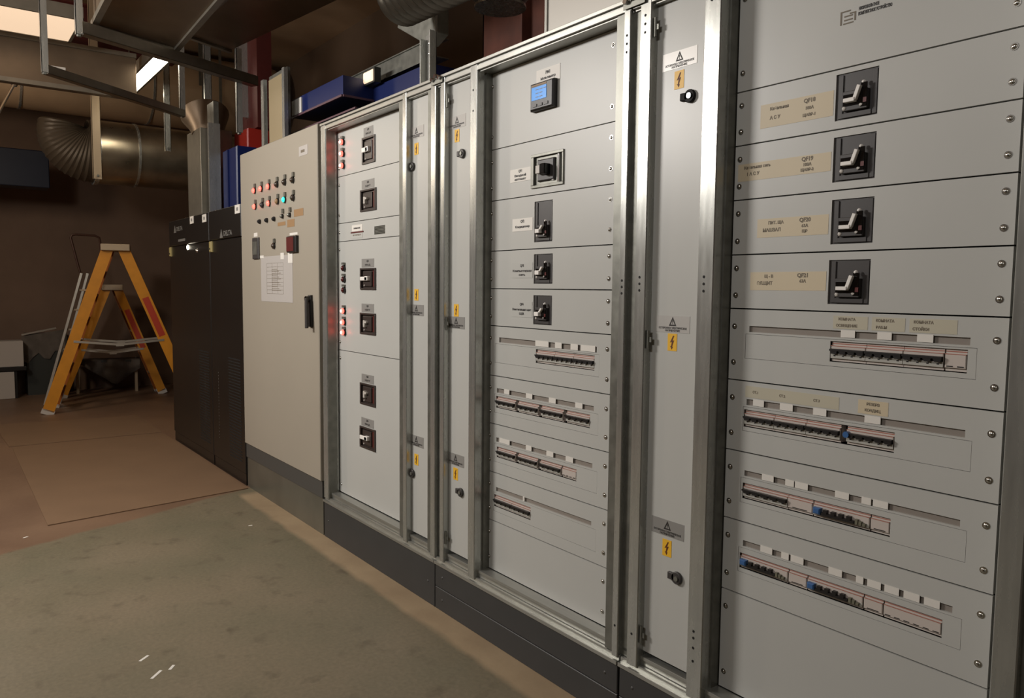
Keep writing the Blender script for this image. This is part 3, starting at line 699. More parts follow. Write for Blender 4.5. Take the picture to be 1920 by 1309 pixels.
for x, m_ in zip((-5.147, -5.007, -4.882, -4.734, -4.615, -4.477), ('ledr', 'char', 'ledr', 'brn', 'ledg', 'lamboff')): klamp(x, 1.941, m_)
for x, m_ in zip((-5.062, -4.928, -4.796), ('gap',) * 3): klamp(x, 1.838, m_, 0.015, False)
for x in (-4.654, -4.535): klamp(x, 1.845, 'galvd', 0.014)
klamp(-4.807, 1.672, 'lamboff', 0.020)
for (a, b, c, d) in ((-4.474, -4.330, 1.829, 1.871), (-4.583, -4.467, 1.774, 1.818), (-4.744, -4.614, 1.790, 1.812)):
    obj('brown_tape', MB().box(a, b, DYK - 0.0012, DYK, c, d), 'brn', dk, (a, DYK, c))
mt = obj('panel_timer', MB().cbox(-5.197, -5.080, DYK - 0.012, DYK, 1.597, 1.738, 0.004), 'char', dk, (-5.14, DYK, 1.66))
obj('timer_window', MB().box(-5.180, -5.100, DYK - 0.014, DYK - 0.011, 1.625, 1.712), 'galvd', mt)
mt = obj('panel_meter', MB().cbox(-4.552, -4.406, DYK - 0.020, DYK, 1.621, 1.718, 0.004), 'black', dk, (-4.48, DYK, 1.67))
obj('meter_window', MB().box(-4.548, -4.438, DYK - 0.022, DYK - 0.019, 1.628, 1.711), 'redd', mt)
label(dk, -4.545, -4.42, 1.724, 1.738, 'paper', y=DYK); label(dk, -5.19, -5.12, 1.745, 1.770, 'paper', y=DYK)
pp = obj('paper_sheet', MB().box(-5.060, -4.505, DYK - 0.0015, DYK, 1.322, 1.610), 'sleeve', dk, (-4.8, DYK, 1.47))
tb = MB()
for k in range(9): tb.box(-4.95, -4.66, DYK - 0.0019, DYK - 0.0014, 1.372 + k * 0.024, 1.3735 + k * 0.024)
for k in range(4): tb.box(-4.95 + k * 0.0967, -4.948 + k * 0.0967, DYK - 0.0019, DYK - 0.0014, 1.372, 1.565)
for k in range(12): tb.box(-4.86, -4.70 - (k % 3) * 0.03, DYK - 0.0019, DYK - 0.0014, 1.392 + k * 0.012, 1.395 + k * 0.012)
obj('printed_table', tb, 'inkf', pp)['kind'] = 'stuff'
for a, b, c, d in ((-4.70, -4.64, 1.585, 1.625), (-4.575, -4.50, 1.56, 1.635), (-5.07, -5.0, 1.60, 1.618)):
    obj('adhesive_tape', MB().box(a, b, DYK - 0.0026, DYK - 0.0016, c, d), 'paper', pp)
cdn = label(dk, -4.385, -4.255, 2.167, 2.222, 'sleeve', y=DYK)
obj('card_print', MB().box(-4.355, -4.30, DYK - 0.0018, DYK - 0.001, 2.185, 2.200), 'inkf', cdn)
hd = obj('swing_handle', MB().cbox(-4.245, -4.205, DYK - 0.016, DYK, 1.190, 1.372, 0.004), 'black', dk, (-4.22, DYK, 1.28))
obj('handle_lever', MB().bar((-4.215, DYK - 0.034, 1.355), (-4.200, DYK - 0.040, 1.185), 0.026, 0.014, (0, 1, 0)), 'char', hd, bevel=0.003)
obj('handle_pivot', MB().tube([(-4.226, DYK - 0.01, 1.350), (-4.226, DYK - 0.036, 1.350)], 0.016, 12), 'blackg', hd)

# ------------------------------------------------------------------ black cabinets beyond
def ups(x0, x1, label_, logo_x, logo_z, hx, logo=1):
    t = thing('power_supply_cabinet', label_, 'cabinet', ((x0 + x1) / 2, 0.4, 0), None)
    obj('body', MB().box(x0 + 0.002, x1 - 0.002, 0.012, 0.8, 0.03, 1.985), 'ups', t, bevel=0.003)
    obj('header_panel', MB().cbox(x0 + 0.004, x1 - 0.004, -0.010, 0.014, 1.765, 1.985, 0.004), 'ups', t)
    d = obj('door', MB().cbox(x0 + 0.004, x1 - 0.004, -0.006, 0.014, 0.085, 1.760, 0.004), 'ups', t)
    obj('kick_plate', MB().box(x0 + 0.01, x1 - 0.01, 0.0, 0.03, 0.0, 0.082), 'ups', t)
    sl = MB()
    for k in range(34): sl.box(x1 - 0.36, x1 - 0.08, -0.0075, -0.0045, 0.16 + k * 0.022, 0.168 + k * 0.022)
    obj('vent_slots', sl, 'gap', d)['kind'] = 'stuff'
    ho = MB()
    for k in range(22):
        q = MB().tube([(x0 + 0.16 if logo == 2 else x1 - 0.2, -0.0065, 0.25 + k * 0.024), (x0 + 0.16 if logo == 2 else x1 - 0.2, -0.005, 0.25 + k * 0.024)], 0.004, 6); ho.add(q.v, q.f)
    obj('perforation', ho, 'upsl', d)['kind'] = 'stuff'
    h = obj('handle', MB().cbox(hx - 0.028, hx + 0.028, -0.022, -0.006, 1.675, 1.757, 0.006), 'hand', d, (hx, 0, 1.7))
    obj('keyhole', MB().tube([(hx, -0.022, 1.70), (hx, -0.025, 1.70)], 0.008, 10), 'gap', h)
    lg = MB().prism([(logo_x - 0.12, logo_z - 0.028), (logo_x - 0.045, logo_z - 0.028), (logo_x - 0.082, logo_z + 0.036)], -0.0115, -0.010)
    lo = obj('triangle_mark', lg, 'upsl', t)
    text('DELTA', 0.05, logo_x + 0.07, logo_z, -0.0105, 'upsl', t, 0.2, bold=0.03)
    return t
U1 = ups(-7.50, -6.247, 'farther, wider black equipment cabinet with a white status lamp', -7.20, 1.905, -7.44, 1)
U2 = ups(-6.243, -5.462, 'narrower black equipment cabinet beside the tall control cabinet, pale triangle mark on its header', -5.84, 1.80, -6.183, 2)
sc_ = obj('status_display', MB().box(-7.17, -6.95, -0.013, -0.010, 1.795, 1.815), 'upsl', U1)
obj('status_lamp', MB().dome((-6.88, -0.006, 1.737), 0.022, 0.01, 10, 3), 'tube', U1, label='white lit lamp')
obj('key_switch', MB().dome((-6.60, -0.006, 1.70), 0.016, 0.012, 10, 3), 'chrome', U1)
for x, z, tt in ((-6.725, 1.955, U1), (-6.36, 1.945, U1), (-5.535, 1.955, U2)):
    st = obj('asset_sticker', MB().box(x - 0.055, x + 0.055, -0.012, -0.010, z - 0.030, z + 0.030), 'paper', tt, (x, 0, z))
    obj('sticker_print', MB().box(x - 0.02, x + 0.02, -0.0126, -0.0119, z - 0.012, z + 0.012), 'glabel', st)

# ------------------------------------------------------------------ hardboard sheets on the floor
b1 = obj('hardboard_sheet', MB().zprism([(-7.9, -1.24), (-5.20, -1.25), (-5.38, -0.02), (-7.9, -0.02)], 0.001, 0.006), 'board', None, (-6.5, -0.6, 0))
tag(b1, 'thin brown hardboard sheet lying on the floor in front of the black cabinets', 'floor board')
b2 = obj('hardboard_sheet', MB().zprism([(-9.25, -1.30), (-7.93, -1.26), (-7.93, -0.02), (-9.1, -0.02)], 0.001, 0.006), 'board', None, (-8.5, -0.6, 0))
tag(b2, 'smaller brown hardboard sheet on the floor nearest the yellow stepladder', 'floor board')
fl = bpy.data.objects['floor']
for p, q in (((262, 1240), (278, 1229)), ((284, 1273), (302, 1257)), ((318, 1256), (326, 1247)), ((44, 1009), (52, 1006)), ((466, 986), (473, 985))):
    a = at(*p, 'z', 0.0005); b = at(*q, 'z', 0.0005)
    obj('paint_smear', MB().bar(a, b, 0.011, 0.0008), 'paper', fl)

# ------------------------------------------------------------------ ladders
def on(px, py, p0, n):
    d = cw * FPX + cr * (px - 960) + cu * (654.5 - py)
    return CAMP + d * ((Vector(p0) - CAMP).dot(n) / d.dot(n))
dv = cw * FPX + cr * (212 - 960); NV = Vector((dv.x, dv.y, 0)).normalized(); TV = Vector((-NV.y, NV.x, 0)) * -1
def rail(mb, a, b, w_, th):
    """channel rail: broad web facing the viewer's side, two flanges behind"""
    a = Vector(a); b = Vector(b); d = (b - a).normalized(); sd = d.cross(NV).normalized()
    def slab(o0, o1, n0, n1):
        vs = [p + sd * o + NV * n_ for p in (a, b) for o, n_ in ((o0, n0), (o1, n0), (o1, n1), (o0, n1))]
        mb.add(vs, [(0, 1, 2, 3), (7, 6, 5, 4), (0, 4, 5, 1), (1, 5, 6, 2), (2, 6, 7, 3), (3, 7, 4, 0)])
    slab(-w_ / 2, w_ / 2, 0, 0.006); slab(-w_ / 2, -w_ / 2 + 0.006, 0.006, th); slab(w_ / 2 - 0.006, w_ / 2, 0.006, th)
def double_ladder(name, lab, pl, pr_, tl, tr, base, w_rail, width, m1, steps, skew, capw, stick, capm='alum', group=None):
    P0 = at(*base, 'z', 0)
    FL = on(*pl, P0, NV); FL.z = 0; FR = on(*pr_, P0, NV); FR.z = 0
    TL = on(*tl, P0, NV); TR = on(*tr, P0, NV); TR.z = TL.z
    t = thing(name, lab, 'ladder', (FL + FR) / 2, group)
    off = NV * width + TV * skew
    for k, (f, tp_) in enumerate(((FL, TL), (FR, TR))):
        for j in (0, 1):
            a = f + off * j; b = tp_ + off * j * 0.72 + off * 0.0
            mb = MB(); rail(mb, a + (b - a).normalized() * 0.04, b, w_rail, 0.03 if j == 0 else -0.03)
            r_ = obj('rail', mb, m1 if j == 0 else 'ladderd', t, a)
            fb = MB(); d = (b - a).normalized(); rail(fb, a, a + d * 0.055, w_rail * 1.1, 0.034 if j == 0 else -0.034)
            obj('foot', fb, 'lgrey', r_, a)
            if j == 0 and k == 1:
                s_ = MB(); c0 = a + (b - a) * stick[0]; c1 = a + (b - a) * stick[1]
                rail(s_, c0 - NV * 0.002, c1 - NV * 0.002, w_rail * 0.6, 0.004)
                so = obj('red_sticker', s_, 'redst', r_, a)
        for s in range(1, steps):
            u = s / steps
            p = f + (tp_ - f) * u; q = (f + off) + ((tp_ + off * 0.72) - (f + off)) * u
            obj('tread', MB().bar(p + NV * 0.03, q - NV * 0.03, w_rail * 0.9, 0.022), 'alum', t, p)
    c = (TL + TR) / 2 + off * 0.36
    e = (TR - TL).normalized()
    mb = MB(); L_ = capw / 2
    cs = [c + e * L_ * i + off.normalized() * (off.length * 0.36 + 0.05) * j for i, j in ((-1, -1), (1, -1), (1, 1), (-1, 1))]
    mb.add([p + Vector((0, 0, -0.03)) for p in cs] + [p + Vector((0, 0, 0.045)) for p in cs], [(0, 3, 2, 1), (4, 5, 6, 7), (0, 1, 5, 4), (1, 2, 6, 5), (2, 3, 7, 6), (3, 0, 4, 7)])
    obj('cap', mb, capm, t, c, bevel=0.008)
    # folding spreader bars low between the two flights
    for j in (0, 1):
        u = 0.435
        p = FL + off * j + (TL + off * j * 0.72 - FL - off * j) * u; q = FR + off * j + (TR + off * j * 0.72 - FR - off * j) * u
        m_ = (p + q) / 2 - Vector((0, 0, 0.045))
        o = obj('spreader', MB().bar(p, m_, 0.012, 0.024).bar(m_, q, 0.012, 0.024), 'alu', t, m_)
        obj('spreader_joint', MB().bar(m_ - e * 0.04, m_ + e * 0.04, 0.02, 0.035), 'alu', o, m_)
    return t
LG = None
double_ladder('stepladder', 'tall yellow double-sided stepladder standing open, largest of the ladders', (88, 778), (364, 766), (202, 465), (231, 465), (88, 778), 0.115, 0.52, 'ladder', 7, 0.02, 0.29, (0.46, 0.70))
double_ladder('stepladder', 'smaller yellow stepladder standing behind and inside the tall one', (116, 757), (306, 738), (200, 540), (220, 540), (306, 738), 0.10, 0.30, 'ladder', 5, -0.03, 0.24, (0.44, 0.80))
# folded aluminium ladder with a tubular hoop
P0 = at(84, 765, 'z', 0) + NV * 0.25; P0.z = 0
t = thing('folded_ladder', 'folded aluminium platform ladder with a brown tubular hoop behind the yellow stepladders', 'ladder', P0)
a0 = on(84, 765, P0, NV); a0.z = 0.0; b0 = on(153, 512, P0, NV)
for k, dx in enumerate((0, 0.07, 0.15)):
    A_ = a0 + TV * dx + NV * 0.05 * k; B_ = b0 + TV * dx * 0.9 + NV * 0.05 * k
    obj('rail', MB().bar(A_, B_, 0.03, 0.05, NV), 'alu', t, A_, bevel=0.003)
for s in range(6):
    u = 0.12 + s * 0.15
    A_ = a0 + (b0 - a0) * u; obj('tread', MB().bar(A_ + NV * 0.06, A_ + TV * 0.15 + NV * 0.06, 0.09, 0.02), 'alum', t, A_)
hp = [on(x, y, P0, NV) for x, y in ((152, 516), (147, 500), (139, 470), (132.5, 446), (135, 440.5), (142, 439.5), (178, 442), (186, 446), (188, 456), (190, 480))]
obj('hoop', MB().tube(hp, 0.013, 8), 'hoop', t, hp[0])

# ------------------------------------------------------------------ clutter by the back wall
def leg(mb, x, y, z): return mb.box(x - 0.02, x + 0.02, y - 0.02, y + 0.02, 0, z)
p1 = at(146, 738, 'z', 0); p2 = at(256, 733, 'z', 0)
t = thing('small_table', 'low table with pale legs and a grey cloth over it, seen through the ladders', 'table', ((p1.x + p2.x) / 2, (p1.y + p2.y) / 2, 0))
ex_ = (p2 - p1).normalized(); ey_ = Vector((-ex_.y, ex_.x, 0)); ey_ = ey_ if ey_.x < 0 else -ey_
for i, p in enumerate((p1, p2, p1 + ey_ * 0.2, p2 + ey_ * 0.2)):
    obj('leg', MB().bar(p, p + Vector((0, 0, 0.40)), 0.032, 0.032), 'alum', t, p)
q = [p1 - ex_ * 0.05 - ey_ * 0.05, p2 + ex_ * 0.05 - ey_ * 0.05, p2 + ex_ * 0.05 + ey_ * 0.25, p1 - ex_ * 0.05 + ey_ * 0.25]
obj('table_top', MB().zprism([(v.x, v.y) for v in q], 0.40, 0.43), 'dark', t, p1 + Vector((0, 0, 0.4)))
mb = MB(); n = 14
for i in range(n + 1):
    u = i / n; b = q[0] + (q[1] - q[0]) * u; wv = 0.018 * math.sin(u * 17)
    dr = 0.05 + 0.27 * max(0, 1 - abs(u - 0.62) * 2.1)
    for (o_, z) in ((0.26, 0.436), (0.0, 0.437), (-0.012 + wv, 0.42), (-0.02 + wv * 1.5, 0.42 - dr * 0.5), (-0.015 + wv * 2, 0.42 - dr)):
        mb.v.append(b + ey_ * o_ + Vector((0, 0, z)))
for i in range(n):
    for k in range(4): mb.f.append((i * 5 + k, (i + 1) * 5 + k, (i + 1) * 5 + k + 1, i * 5 + k + 1))
o = obj('draped_cloth', mb, 'cloth', None, p1 + Vector((0, 0, 0.44)), smooth=True)
sd_ = o.modifiers.new('s', 'SOLIDIFY'); sd_.thickness = 0.004; sd_.offset = 1
tag(o, 'grey cloth hanging over the low table behind the ladders', 'cloth')
# low black bench with white cartons at the left edge
BX = -11.25
t = thing('low_bench', 'low black bench at the left edge carrying a white carton', 'bench', (BX, -1.55, 0))
zt = at(30, 688, 'x', BX + 0.0).z; ye = at(50, 688, 'x', BX).y
obj('bench_top', MB().box(BX - 0.35, BX, ye - 1.2, ye, zt - 0.05, zt), 'ups', t, bevel=0.004)
for yy in (ye - 1.1, ye - 0.12):
    for xx in (BX - 0.30, BX - 0.06): obj('leg', MB().box(xx - 0.02, xx + 0.02, yy - 0.02, yy + 0.02, 0, zt - 0.05), 'ups', t, (xx, yy, 0))
def carton(lab, pts, xd, z0, z1, m='carton'):
    mb = MB().prism([(0, 0), (1, 0), (1, 1), (0, 1)], 0, 1); mb.v = []
    y0, y1 = pts
    mb = MB().box(BX - xd, BX - 0.02, y0, y1, z0, z1)
    o = obj('carton', mb, m, None, (BX - xd / 2, (y0 + y1) / 2, z0), bevel=0.004); tag(o, lab, 'box', 'white cartons at the left edge')
    obj('packing_tape', MB().box(BX - xd - 0.001, BX - 0.018, (y0 + y1) / 2 - 0.025, (y0 + y1) / 2 + 0.025, z1 - 0.05, z1 + 0.0015), 'alum', o, (BX, y0, z1))
yt = at(46, 660, 'x', BX).y; zt2 = at(20, 640, 'x', BX).z
carton('white carton standing on top of the low black bench', (yt - 0.75, yt - 0.01), 0.30, zt + 0.001, zt2)
y2_ = at(28, 720, 'x', BX).y; zt3 = at(10, 698, 'x', BX).z
carton('white carton on the floor beneath the low black bench', (y2_ - 0.65, y2_), 0.28, 0.002, min(zt3, zt - 0.06))
# covered crate with a pale edge
a = at(40, 628, 'x', -11.5); b = at(105, 615, 'x', -11.5)
t = thing('covered_crate', 'dark covered crate with a pale metal edge against the back wall', 'crate', (-11.62, (a.y + b.y) / 2, 0))
obj('crate_body', MB().box(-11.78, -11.52, a.y + 0.05, b.y + 0.12, 0, (a.z + b.z) / 2 - 0.03), 'dark', t)
obj('edge_strip', MB().bar(a, b, 0.03, 0.02), 'alu', t, a)
mb = MB()
for i in range(9):
    u = i / 8; y_ = a.y + (b.y + 0.1 - a.y) * u; z_ = a.z + (b.z - a.z) * u - 0.02
    for k in range(4): mb.v.append(Vector((-11.505 + 0.012 * math.sin(i * 2.1 + k), y_, z_ - k * (0.10 + 0.02 * math.sin(i * 1.7)))))
for i in range(8):
    for k in range(3): mb.f.append((i * 4 + k, i * 4 + k + 1, (i + 1) * 4 + k + 1, (i + 1) * 4 + k))
obj('cover', mb, 'cloth', t, a, smooth=True)

# ------------------------------------------------------------------ lamps in view
def fixture(lab, x0, x1, y0, y1, z, dm, box_=0.09):
    t = thing('ceiling_lamp', lab, 'lamp', ((x0 + x1) / 2, (y0 + y1) / 2, z))
    g = 0.02
    fr = plate(0, 1, 0, 1, 0, 1)
    obj('housing', MB().box(x0, x1, y0, y1, z + 0.012, z + box_).box(x0, x1, y0, y0 + g, z - 0.004, z + 0.012).box(x0, x1, y1 - g, y1, z - 0.004, z + 0.012).box(x0, x0 + g, y0, y1, z - 0.004, z + 0.012).box(x1 - g, x1, y0, y1, z - 0.004, z + 0.012), 'strut', t)
    obj('diffuser', MB().box(x0 + g, x1 - g, y0 + g, y1 - g, z, z + 0.010), dm, t)
    for xx in (x0 + 0.1, x1 - 0.1): obj('suspension_rod', MB().tube([(xx, (y0 + y1) / 2, z + box_), (xx, (y0 + y1) / 2, 4.3)], 0.005, 6), 'galvd', t, (xx, 0, z))
    return t
fixture('wide warm lamp panel hanging at the upper left corner', -7.05, -6.40, -1.95, -0.80, 3.30, 'diff')
fixture('narrow very bright batten lamp hanging above the silver round duct', -8.45, -7.02, -0.22, -0.05, 3.30, 'tube')

# ------------------------------------------------------------------ ducts, struts, beams under the ceiling
def duct_box(name, lab, poly, z0, z1, m, flange=None):
    t = thing(name, lab, 'duct', (sum(p[0] for p in poly) / len(poly), sum(p[1] for p in poly) / len(poly), z0))
    obj('duct_wall', MB().zprism(poly, z0, z1), m, t, bevel=0.004)
    n_ = len(poly)
    for (i, j) in flange or ():
        a = Vector((*poly[i], z0)); b = Vector((*poly[j], z0))
        obj('flange', MB().bar(a, b, 0.035, 0.035), 'strut', t, a)
        obj('flange', MB().bar(a + Vector((0, 0, z1 - z0)), b + Vector((0, 0, z1 - z0)), 0.035, 0.035), 'strut', t, a)
    return t
def xy(px, py, z): p = at(px, py, 'z', z); return (p.x, p.y)
zA = 3.01
polyA = [xy(176, 46, zA), xy(330, 92, zA), xy(470, -70, zA), xy(236, -70, zA)]
duct_box('flat_duct', 'flat rectangular dusty duct resting on the upper trapeze strut', polyA, zA, zA + 0.3, 'ductd', [(0, 1), (1, 2), (3, 0)])
zC = 3.16
duct_box('flat_duct', 'broad flat duct right of the narrower one, above the red post', [xy(342, 63, zC), xy(432, 95, zC), xy(760, -60, zC), xy(520, -90, zC)], zC, zC + 0.35, 'ductd', [(0, 1), (0, 3)])
# duct B: rectangular, running across, dark side facing us
xB = -7.35
yb1 = at(256, 150, 'x', xB).y; zb_lo = at(256, 183, 'x', xB).z; zb_hi = at(256, 106, 'x', xB).z
duct_box('cross_duct', 'brown dusty rectangular duct crossing below the two lamps', [(xB - 0.16, -2.6), (xB, -2.6), (xB, yb1), (xB - 0.16, yb1)], zb_lo, zb_hi, 'ductd', [(1, 2)])
p = at(107, 128, 'x', xB)
obj('sticker', MB().box(xB + 0.0005, xB + 0.003, p.y - 0.06, p.y + 0.06, p.z - 0.014, p.z + 0.014), 'paper', bpy.data.objects['cross_duct'])
# trapeze hangers
def strut_bar(name, lab, a, b, posts, w_=0.045):
    t = thing(name, lab, 'support', ((a.x + b.x) / 2, (a.y + b.y) / 2, a.z))
    mb = MB(); d = (b - a).normalized(); s_ = d.cross(Vector((0, 0, 1))).normalized(); h = w_ / 2
    for o1, o2, z1, z2 in ((-h, h, -h, -h + 0.004), (-h, -h + 0.004, -h, h), (h - 0.004, h, -h, h)):
        vs = [p + s_ * o + Vector((0, 0, z)) for p in (a, b) for o, z in ((o1, z1), (o2, z1), (o2, z2), (o1, z2))]
        mb.add(vs, [(0, 1, 2, 3), (7, 6, 5, 4), (0, 4, 5, 1), (1, 5, 6, 2), (2, 6, 7, 3), (3, 7, 4, 0)])
    obj('cross_bar', mb, 'strut', t, a)
    for p, z0, z1 in posts:
        m2 = MB().box(p.x - 0.02, p.x + 0.02, p.y - 0.02, p.y - 0.016, z0, z1).box(p.x - 0.02, p.x - 0.016, p.y - 0.02, p.y + 0.02, z0, z1).box(p.x + 0.016, p.x + 0.02, p.y - 0.02, p.y + 0.02, z0, z1)
        po = obj('post', m2, 'galv', t, (p.x, p.y, z0))
        obj('nut', MB().tube([(p.x, p.y, z0 - 0.012), (p.x, p.y, z0)], 0.014, 6), 'galvd', po)
    return t
a = at(148, 52, 'z', 2.94); b = at(478, 153, 'z', 2.94)
pe = at(447, 140, 'z', 2.97)
strut_bar('trapeze_hanger', 'upper trapeze hanger of steel channel carrying the flat duct', a, b, [(a, 2.90, 4.3), (pe, 2.55, 3.155)], 0.07)
a = at(84, 130, 'z', 2.80); b = at(342, 213, 'z', 2.80)
strut_bar('trapeze_hanger', 'lower trapeze hanger of steel channel under the dusty cross duct', a, b, [(a, 2.78, 4.3), (b, 2.78, 4.3)], 0.055)
def post_thing(lab, px, py0, py1, X, m='strut', w_=0.05, z1=None):
    a = at(px, py1, 'x', X); top = at(px, py0, 'x', X).z if z1 is None else z1
    t = thing('channel_post', lab, 'support', a)
    mb = MB().box(a.x - 0.02, a.x + 0.02, a.y - w_ / 2, a.y - w_ / 2 + 0.004, a.z, top).box(a.x - 0.02, a.x + 0.02, a.y + w_ / 2 - 0.004, a.y + w_ / 2, a.z, top).box(a.x + 0.016, a.x + 0.02, a.y - w_ / 2, a.y + w_ / 2, a.z, top)
    obj('channel', mb, m, t, a)
    obj('end_bolt', MB().tube([a + Vector((0.02, 0, 0.03)), a + Vector((0.035, 0, 0.03))], 0.012, 6), 'galvd', t, a)
    return t
post_thing('pale channel post hanging in front of the silver duct, left part', 183, 100, 336, -8.3, 'alum', 0.075, 4.3)
post_thing('bright channel post ending beside the black cabinets duct riser', 391, 140, 250, -7.3, 'galv', 0.06, 4.3)
post_thing('short bright channel post below the lower trapeze hanger', 315, 205, 284, -7.9, 'galv', 0.05, 4.3)
post_thing('channel post with a bright edge next to the red post', 466, 120, 222, -6.6, 'galv', 0.17, 4.3)

def round_duct(name, lab, x, z, r, y0, y1, m, rings=()):
    t = thing(name, lab, 'duct', (x, (y0 + y1) / 2, z))
    obj('duct_wall', MB().tube([(x, y0, z), (x, y1, z)], r, 48), m, t, (x, y0, z))
    for y_ in (-2.9, -1.6, -0.25, 0.9):
        if y0 + 0.1 < y_ < y1: obj('hanger_strap', MB().box(x - r - 0.006, x - r - 0.002, y_ - 0.015, y_ + 0.015, z, 4.3).box(x + r + 0.002, x + r + 0.006, y_ - 0.015, y_ + 0.015, z, 4.3), 'galvd', t, (x, y_, z))['kind'] = 'stuff'
    for y_ in rings: obj('seam_ring', MB().tube([(x, y_ - 0.012, z), (x, y_ + 0.012, z)], r + 0.008, 48), 'galv', t, (x, y_, z))
    return t
zq = at(100, 207, 'x', -10.1).z
round_duct('round_duct', 'large upper round duct crossing behind the lamps, catching warm light', -10.2, zq + 0.44, 0.44, -4.5, 1.9, 'ductw', (-2.2, -0.9, 0.4))
zl = at(250, 348, 'x', -9.2).z; zh = at(250, 231, 'x', -9.2).z
ya = at(188, 280, 'x', -9.0).y
rr = (zh - zl) / 2; zm = (zh + zl) / 2
T2 = round_duct('round_duct', 'lower silver round duct with a raised seam ring, above the ladders', -9.3, zm, rr, ya, 1.9, 'duct', (at(262, 280, 'x', -9.0).y, 1.2))
R_ = 0.22
pth = [Vector((-9.3, ya, zm)), Vector((-9.3, ya - 0.08, zm))]
for i in range(1, 31):
    a_ = i / 30 * R(100); pth.append(Vector((-9.3, ya - 0.08 - R_ * math.sin(a_) , zm + R_ * (1 - math.cos(a_)))))
obj('flexible_elbow', MB().tube(pth, [rr * (0.955 if i % 2 else 0.99) * (1 - 0.35 * i / len(pth)) for i in range(len(pth))], 32), 'hosed', T2, label='dark ribbed flexible elbow')
obj('clamp_band', MB().tube([(-9.3, ya - 0.03, zm), (-9.3, ya + 0.01, zm)], rr + 0.012, 40), 'galv', T2, label='bright clamp band')
# red structural steel
def ibeam(mb, x0, x1, y0, y1, z0, z1): # runs along y, seen from the side
    xm = (x0 + x1) / 2
    return mb.box(x0, x1, y0, y1, z0, z0 + 0.015).box(x0, x1, y0, y1, z1 - 0.015, z1).box(xm - 0.006, xm + 0.006, y0, y1, z0, z1)
zr = at(380, 118, 'x', -8.6).z
rb = obj('red_beam', ibeam(MB(), -8.75, -8.55, -5, 0.35, zr - 0.05, zr + 0.35), 'redb', None, (-8.65, -1.5, zr)); tag(rb, 'dark red steel beam crossing above the ducts', 'beam')
pc = at(472, 250, 'y', 0.45)
zc_ = at(470, 236, 'y', 0.36).z
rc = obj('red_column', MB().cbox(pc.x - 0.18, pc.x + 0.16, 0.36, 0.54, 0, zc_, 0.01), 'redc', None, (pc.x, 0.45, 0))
obj('upper_section', MB().box(pc.x - 0.14, pc.x + 0.24, 0.42, 0.54, zc_, 4.3), 'redb', rc, label='upper section coloured dark red-brown for shade')  # shade of the ducts put into this part's darker colour
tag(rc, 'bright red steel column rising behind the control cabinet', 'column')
# riser duct standing on the black cabinet
t = thing('riser_duct', 'galvanised riser duct standing on top of the farther black cabinet', 'duct', (-6.95, 0.15, 1.985))
obj('duct_wall', MB().box(-7.17, -6.76, 0.08, 0.34, 1.986, 2.72).box(-7.18, -6.75, 0.07, 0.35, 1.986, 2.01), 'strut', t, bevel=0.003)
obj('bell_mouth', MB().tube([(-6.965, 0.20, 2.705), (-6.975, 0.20, 2.74), (-7.0, 0.20, 2.80), (-7.05, 0.20, 2.88)], [0.13, 0.135, 0.16, 0.20], 24), 'ductd', t, (-7, 0.2, 2.8))
t = thing('channel_post', 'dark channel with a bright edge just right of the riser duct', 'support', (-6.62, 0.2, 1.985))
obj('channel', MB().box(-6.725, -6.55, 0.13, 0.17, 1.986, 2.9), 'galvd', t)
obj('bright_edge', MB().box(-6.55, -6.52, 0.08, 0.17, 1.986, 2.72), 'galv', t)
e = obj('blue_box', MB().cbox(-6.50, -6.15, 0.18, 0.34, 1.986, 2.50, 0.01).box(-6.36, -6.33, 0.168, 0.181, 1.99, 2.49), 'bluet', None, (-6.3, 0.3, 1.986)); tag(e, 'dark blue box standing on the narrower black cabinet', 'box')
# pale riser on the control cabinet
t = thing('cable_riser', 'tan cable riser with steel side rails on top of the tall control cabinet', 'riser', (-5.08, 0.2, 2.32))
obj('cover_sheet', MB().box(-5.20, -4.92, 0.105, 0.115, 2.32, 2.78), 'tan', t)
for a, b in ((-5.31, -5.26), (-4.92, -4.88)): obj('side_rail', MB().box(a, b, 0.09, 0.115, 2.32, 2.80), 'galv', t, (a, 0.1, 2.32))
obj('back_sheet', MB().box(-5.26, -4.93, 0.13, 0.15, 2.32, 2.82), 'galvd', t)
mb = MB()
for k in range(4):
    q = MB().tube([(-4.86, 0.1, 2.45 + 0.09 * k), (-4.84, 0.08, 2.45 + 0.09 * k)], 0.012, 8); mb.add(q.v, q.f)
# blue cable trunk, stepping back
t = thing('cable_channel', 'bright blue cable trunk stepping back above the farthest switchboard cabinet', 'trunking', (-4.3, 0.5, 2.5))
zt_, zb_ = 2.635, 2.520
obj('trunk_body', MB().zprism([(-5.02, 0.2), (-4.245, 0.2), (-4.26, 0.4), (-4.26, 0.75), (-5.02, 0.75)], zb_, zt_).zprism([(-4.26, 0.4), (-3.62, 0.4), (-3.62, 0.75), (-4.26, 0.75)], 2.455, 2.60), 'bluet', t)
obj('lip', MB().bar((-5.02, 0.195, zb_), (-4.245, 0.195, zb_), 0.012, 0.012).bar((-4.242, 0.2, zb_), (-4.255, 0.4, zb_), 0.012, 0.012).bar((-4.25, 0.395, 2.458), (-3.62, 0.395, 2.458), 0.012, 0.012), 'brn2', t, label='dull mauve lower lip')
obj('reflection_patch', MB().box(-5.02, -4.86, 0.192, 0.2, zb_ + 0.01, zt_ - 0.01), 'paper', t)  # pale plate imitating a white reflection on the trunk
t2 = thing('cable_channel', 'navy lower cable trunk beneath the bright blue one', 'trunking', (-4.5, 0.4, 2.36))
obj('trunk_body', MB().zprism([(-5.3, 0.24), (-4.15, 0.24), (-4.15, 0.7), (-5.3, 0.7)], 2.345, 2.445), 'blued', t2)
